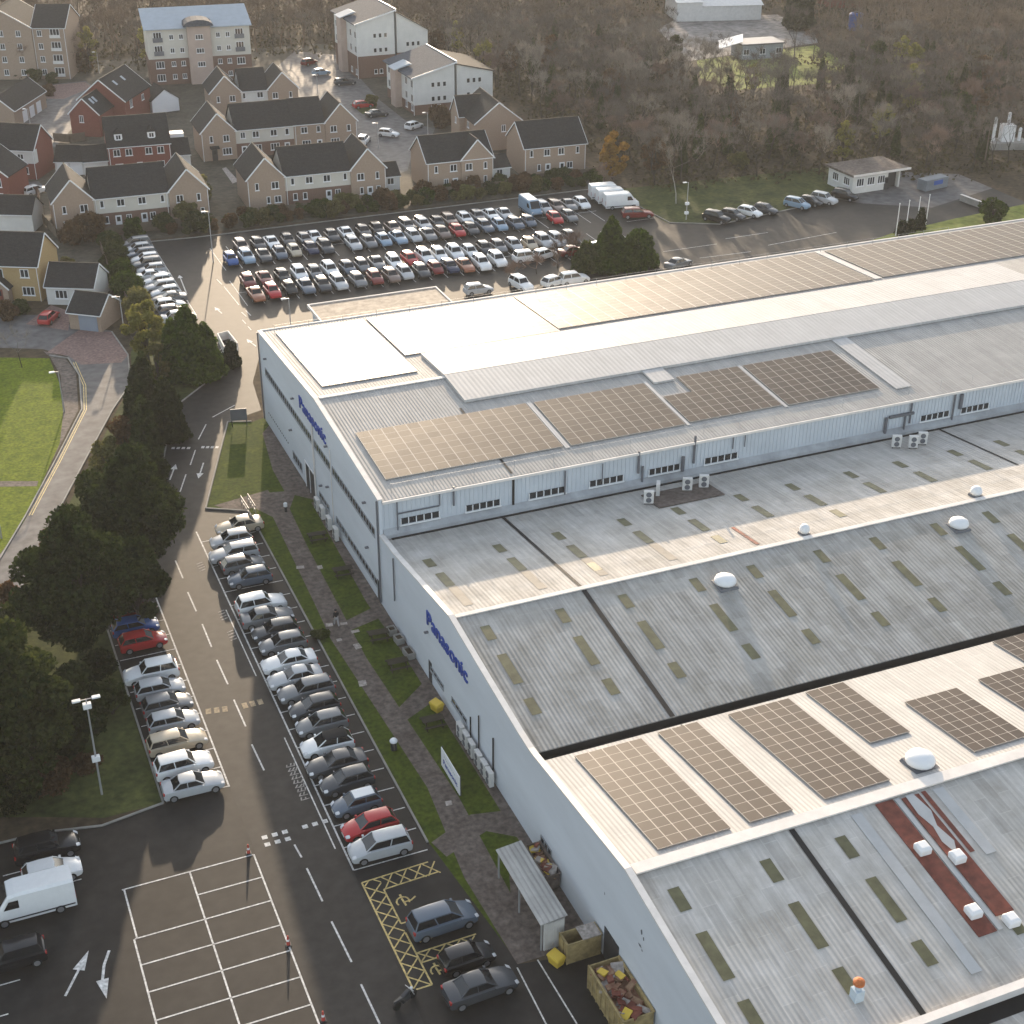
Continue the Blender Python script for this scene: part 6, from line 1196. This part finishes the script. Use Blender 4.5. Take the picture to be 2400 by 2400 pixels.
while len(pts) < 1300 and tries < 60000:
    tries += 1; x, y = rnd.uniform(18, 330), rnd.uniform(191, 430)
    if clear(x, y): continue
    q = CR @ np.array([x, y, 5-CAMH]); px, py = FPX*q[0]/q[2]+1200, FPX*q[1]/q[2]+1200
    if not (-150 < px < 2560 and -170 < py): continue
    if any((x-a)**2+(y-b_)**2 < 4.3**2 for a, b_, _, _ in pts): continue
    pts.append((x, y, px, py))
pts.sort(key=lambda p: p[0]**2+p[1]**2)
def kindof(px, py):
    w_ = {'grey': 5, 'pale': 2, 'red': 1.5, 'ivy': 1, 'moss': .15, 'olive': .5}
    if 1700 < px < 2250 and 120 < py < 330: w_['moss'] = 1.6; w_['ivy'] = 3
    if px > 1900 and py < 140: w_['red'] = 4
    if py > 330: w_['olive'] = 2.2; w_['ivy'] = 2.4
    if px < 700: w_['moss'] = 1.0; w_['olive'] = 1
    if px > 2150 and py > 200: w_['red'] = 3; w_['moss'] = 0
    return rnd.choices(list(w_), list(w_.values()))[0]
NIND = 290
for x, y, px, py in pts[:NIND]:
    k = kindof(px, py); src, l = protoT[k, rnd.randrange(3 if k == 'grey' else 2)]
    dup(src, (x, y, 0), rnd.uniform(0, 6.28), l, l.replace('tree in', 'trees in').replace(' leafless', ' leafless'), rnd.uniform(.75, 1.1))
FARC = []
lite = [skeleton(11, depth=5, ntw=7, spread=.45, twl=1.5) for _ in range(4)]
liteS = [np.array(a+b_+c) for a, b_, c in lite]
S = []
for x, y, px, py in pts[NIND:]:
    q = liteS[rnd.randrange(4)].copy(); a = rnd.uniform(0, 6.28); s = rnd.uniform(.75, 1.15); ca, sa = math.cos(a)*s, math.sin(a)*s
    for o in (0, 3):
        X, Y = q[:, o].copy(), q[:, o+1].copy(); q[:, o] = X*ca-Y*sa+x; q[:, o+1] = X*sa+Y*ca+y; q[:, o+2] *= s
    q[:, 6:] = np.maximum(q[:, 6:]*1.3, .014); S.append(q)
fw = D.objects.new('far_wood', segmesh('far_wood', np.concatenate(S), mat('far_twigs', (.10, .078, .060), .95, c2=(.22, .155, .10), scale=.035, fine=.5), 3)); COL.objects.link(fw); fw['kind'] = 'stuff'; tag(fw, 'far leafless brown wood rising to the top edge of the picture', 'wood')
P = []
for x, y, px, py in pts:
    n = 50 if py > 100 else 22; c = np.array([x, y, 0])+nrg.normal(0, 1, (n, 3))*np.array([2.2, 2.2, .1]); c[:, 2] = np.abs(nrg.normal(0, .7, n))+.1; P.append(c)
ug = D.objects.new('undergrowth', npmesh('undergrowth', cards(np.concatenate(P), .42, .2), 4, leafmat('undergrowth_leaves', (.026, .024, .013), (.085, .072, .036), .3, .12))); COL.objects.link(ug); ug['kind'] = 'stuff'; tag(ug, 'brown and green undergrowth on the floor of the wood', 'undergrowth')
for o, _ in protoT.values(): drop(o)

# ------------------------------------------------------------------ lamps, poles, fences, walker
def lamp_post(px, py, h, label, heads=1, box=None, name='street_lamp', cat='street lamp'):
    x, y, _ = G(px, py); r = empty(name, (x, y, 0), 0, label, cat); b = MB(); b.tube((0, 0, 0), (0, 0, h), .085, .05, 8); b.obj('post', 'steel', r)
    for k in range(heads):
        s = (-1, 1)[k]; b = MB(); b.bar((0, 0, h-.03), (s*.7, -.1, h+.05), .05, .05); b.obj('bracket', 'steel', r); b = MB(); b.box(s*.7-.3, s*.7+.3, -.26, .08, h, h+.13); b.obj('lamp_head', 'white', r, bevel=.03)
    for z in (box or []): b = MB(); b.box(-.3, .3, -.22, .2, z, z+.42); b.obj('camera_box', 'white', r, bevel=.04)
    return r
lamp_post(239, 1862, 8.8, 'tall flood light post with two white heads on the shaded grass', 2, [3.2, 8.0], 'flood_light', 'flood light')
lamp_post(500, 615, 7.6, 'tall grey lamp post at the left end of the back car park', 1); lamp_post(684, 800, 5.8, 'white lamp post seen above the far corner of the tall roof', 1)
lamp_post(1608, 515, 6.0, 'pale post with white boxes on the grass near the birch', 1, [.9, 2.4], 'camera_post', 'camera post')
for px, py, h, l in ((887, 348, 4.6, 'street lamp by the wide estate road near the white cars'), (1003, 322, 4.6, 'thin street lamp at the corner of the lower flats'), (745, 222, 4.0, 'street lamp right of the rear terrace'), (74, 312, 4.5, 'street lamp above the court at the left edge'), (233, 172, 4.5, 'street lamp by the dark bush near the brown flats'), (290, 770, 4.4, 'street lamp near the garage and the tall hedge'), (151, 965, 5, 'street lamp on the edge of the sunlit lawn'), (4, 1262, 5, 'street lamp at the left edge of the picture on the lawn')): lamp_post(px, py, h, l)
for k, (px, py) in enumerate(((2099, 553), (2122, 545), (2147, 537), (2169, 531))):
    x, y, _ = G(px, py); r = empty('flag_pole', (x, y, 0), 0, 'white flag pole on the verge, %s from the left of four' % nm[k], 'flag pole', 'four flag poles'); b = MB(); b.tube((0, 0, 0), (0, 0, 5.0), .08, .05, 8); b.obj('pole', 'white', r); b = MB(); b.lathe((0, 0, 5.0), [(.08, 0), (.1, .08), (.03, .16)], 8); b.obj('finial', 'white', r)
x, y, _ = G(2307, 385); r = empty('telegraph_pole', (x, y, 0), 0, 'brown wooden pole at the wood edge near the white plant', 'pole'); b = MB(); b.tube((0, 0, 0), (0, 0, 7.3), .14, .1); b.obj('pole', 'fence', r); b = MB(); b.bar((-.5, 0, 7.0), (.5, 0, 7.0), .08, .1); b.obj('crossarm', 'fence', r)
def fence(label, pts, h=1.6, m='fence', name='garden_fence'):
    r = empty(name, (pts[0][0], pts[0][1], 0), 0, label, 'fence'); o0 = Vector((pts[0][0], pts[0][1], 0)); b = MB()
    for a, c in zip(pts, pts[1:]):
        a3, c3 = Vector((a[0], a[1], h/2+.04))-o0, Vector((c[0], c[1], h/2+.04))-o0; b.bar(a3, c3, .05, h-.1)
    b.obj('panels', m, r)
    for a, c in zip(pts, pts[1:]):
        L = math.dist(a, c); n = max(1, round(L/1.9))
        for k in range(n+1):
            q = Vector((a[0]+(c[0]-a[0])*k/n, a[1]+(c[1]-a[1])*k/n, 0))-o0; b = MB(); b.box(q.x-.06, q.x+.06, q.y-.06, q.y+.06, 0, h+.08); b.obj('post', m, r)
fence('weathered fence winding along the tall hedge', pxs((237, 588), (248, 618), (263, 667), (304, 724)), 1.7)
fence('brown garden fence before the left gable of the first terrace', pxs((95, 470), (98, 520), (135, 560), (160, 560)))
fence('dark garden fence below the cream cottages', [(24, 221.4), (36, 220.9), (43, 220.4)]); fence('grey garden fence below the middle terrace', [(50.5, 221.5), (58, 221.0)]); fence('long brown garden fence below the buff pair', [(79.5, 221), (92, 220.6)]); fence('brown garden fence below the house nearest the wood', [(96, 222.4), (109, 221.8)])
fence('dark fence between the red houses', pxs((127, 332), (165, 335), (200, 330))); fence('brick-brown garden wall beside the red house at the left edge', pxs((25, 453), (60, 452), (92, 460), (92, 490)), 1.5, 'brown', 'garden_wall'); fence('fence behind the first terrace by the red dormer house', [(44.5, 236), (44.5, 249)]); fence('fence at the foot of the lower flats', [(98, 262.6), (105, 262)])
csheet('garden_lawn', pxs((34, 478), (90, 475), (93, 520), (60, 545), (38, 520)), .012, 'grass'); csheet('verge_grass', pxs((820, 245), (870, 240), (905, 275), (850, 268)), .016, 'rough'); csheet('court_grass', pxs((55, 215), (95, 200), (110, 235), (60, 260), (30, 300)), .018, 'rough'); csheet('garden_path', pxs((520, 395), (530, 392), (560, 425), (545, 430)), .014, 'slab')
r = empty('entrance_wall', (32.0, 176.2, 0), 0, 'small pale-walled bin enclosure behind the big cypress', 'enclosure'); b = MB()
P_ = [G2(512, 800), G2(536, 794), G2(558, 822), G2(528, 832)]; o0 = r.location
for a, c in zip(P_, P_[1:]+P_[:1]): b.bar((a[0]-o0.x, a[1]-o0.y, .55), (c[0]-o0.x, c[1]-o0.y, .55), .15, 1.1)
b.obj('wall', 'coping', r)
# the walker
x, y, _ = G(789, 1468); pr = empty('person', (x, y, .02), R(5), 'person in a black coat and pale grey trousers walking up the footpath', 'person')
def skin(name, V, E_, rad, m, par):
    me = D.meshes.new(name); me.from_pydata(V, E_, []); me.materials.append(M[m]); o = D.objects.new(name, me); COL.objects.link(o); o.parent = par
    md = o.modifiers.new('skin', 'SKIN'); md.use_smooth_shade = True
    for i, q in enumerate(rad): me.skin_vertices[0].data[i].radius = (q, q) if not isinstance(q, tuple) else q
    me.skin_vertices[0].data[0].use_root = True; s = o.modifiers.new('sub', 'SUBSURF'); s.levels = 1; s.render_levels = 2; return o
V = [(0, 0, .95), (0, 0, 1.15), (0, .02, 1.38), (0, .03, 1.5), (0, .04, 1.60), (0, .05, 1.72), (-.10, 0, .90), (-.11, .16, .50), (-.11, .24, .09), (-.11, .38, .05), (.10, 0, .90), (.11, -.10, .50), (.11, -.30, .13), (.11, -.20, .05), (-.19, .02, 1.40), (-.24, -.08, 1.14), (-.24, .06, .93), (-.24, .1, .85), (.19, .02, 1.40), (.24, .1, 1.14), (.24, .26, .96), (.24, .32, .9)]
E2 = [(0, 1), (1, 2), (2, 3), (3, 4), (4, 5), (0, 6), (6, 7), (7, 8), (8, 9), (0, 10), (10, 11), (11, 12), (12, 13), (2, 14), (14, 15), (15, 16), (16, 17), (2, 18), (18, 19), (19, 20), (20, 21)]
bd = skin('body', V, E2, [.12, .12, .13, .055, .09, .095, .085, .06, .045, .04, .085, .06, .045, .04, .06, .045, .032, .035, .06, .045, .032, .035], 'skin', pr)
ct = [0, 1, 2, 3, 14, 15, 16, 18, 19, 20]; mp = {v: i for i, v in enumerate(ct)}
skin('coat', [V[i] for i in ct], [(mp[a], mp[c]) for a, c in E2 if a in mp and c in mp], [.165, .155, .165, .08, .09, .07, .05, .09, .07, .05], 'cloth_k', pr)
tr_ = [0, 6, 7, 8, 10, 11, 12]; mp = {v: i for i, v in enumerate(tr_)}
skin('trousers', [V[i] for i in tr_], [(mp[a], mp[c]) for a, c in E2 if a in mp and c in mp], [.14, .115, .09, .07, .115, .09, .07], 'cloth_g', pr)
b = MB(); b.lathe((0, .02, 1.60), [(.10, 0), (.125, .06), (.115, .15), (.05, .2)], 12); b.obj('hair', 'hair', pr, smooth=True)
for v in ((-.11, .30, 0), (.11, -.26, .03)): b = MB(); b.box(v[0]-.05, v[0]+.05, v[1]-.1, v[1]+.16, v[2], v[2]+.1); b.obj('shoe', 'dark', pr, bevel=.03)

# ------------------------------------------------------------------ the air
b = MB(); b.box(-260, 420, -30, 640, -1, 76); hz = b.obj('haze', 'white'); hz['kind'] = 'stuff'
hm = D.materials.new('haze'); hm.use_nodes = True; t = hm.node_tree; t.nodes.remove(t.nodes['Principled BSDF'])
pvn = _n(t, 'ShaderNodeVolumePrincipled'); pvn.inputs['Color'].default_value = (.93, .92, .90, 1); pvn.inputs['Density'].default_value = .00014; pvn.inputs['Anisotropy'].default_value = .1
t.links.new(pvn.outputs[0], t.nodes['Material Output'].inputs['Volume']); hz.data.materials.clear(); hz.data.materials.append(hm)
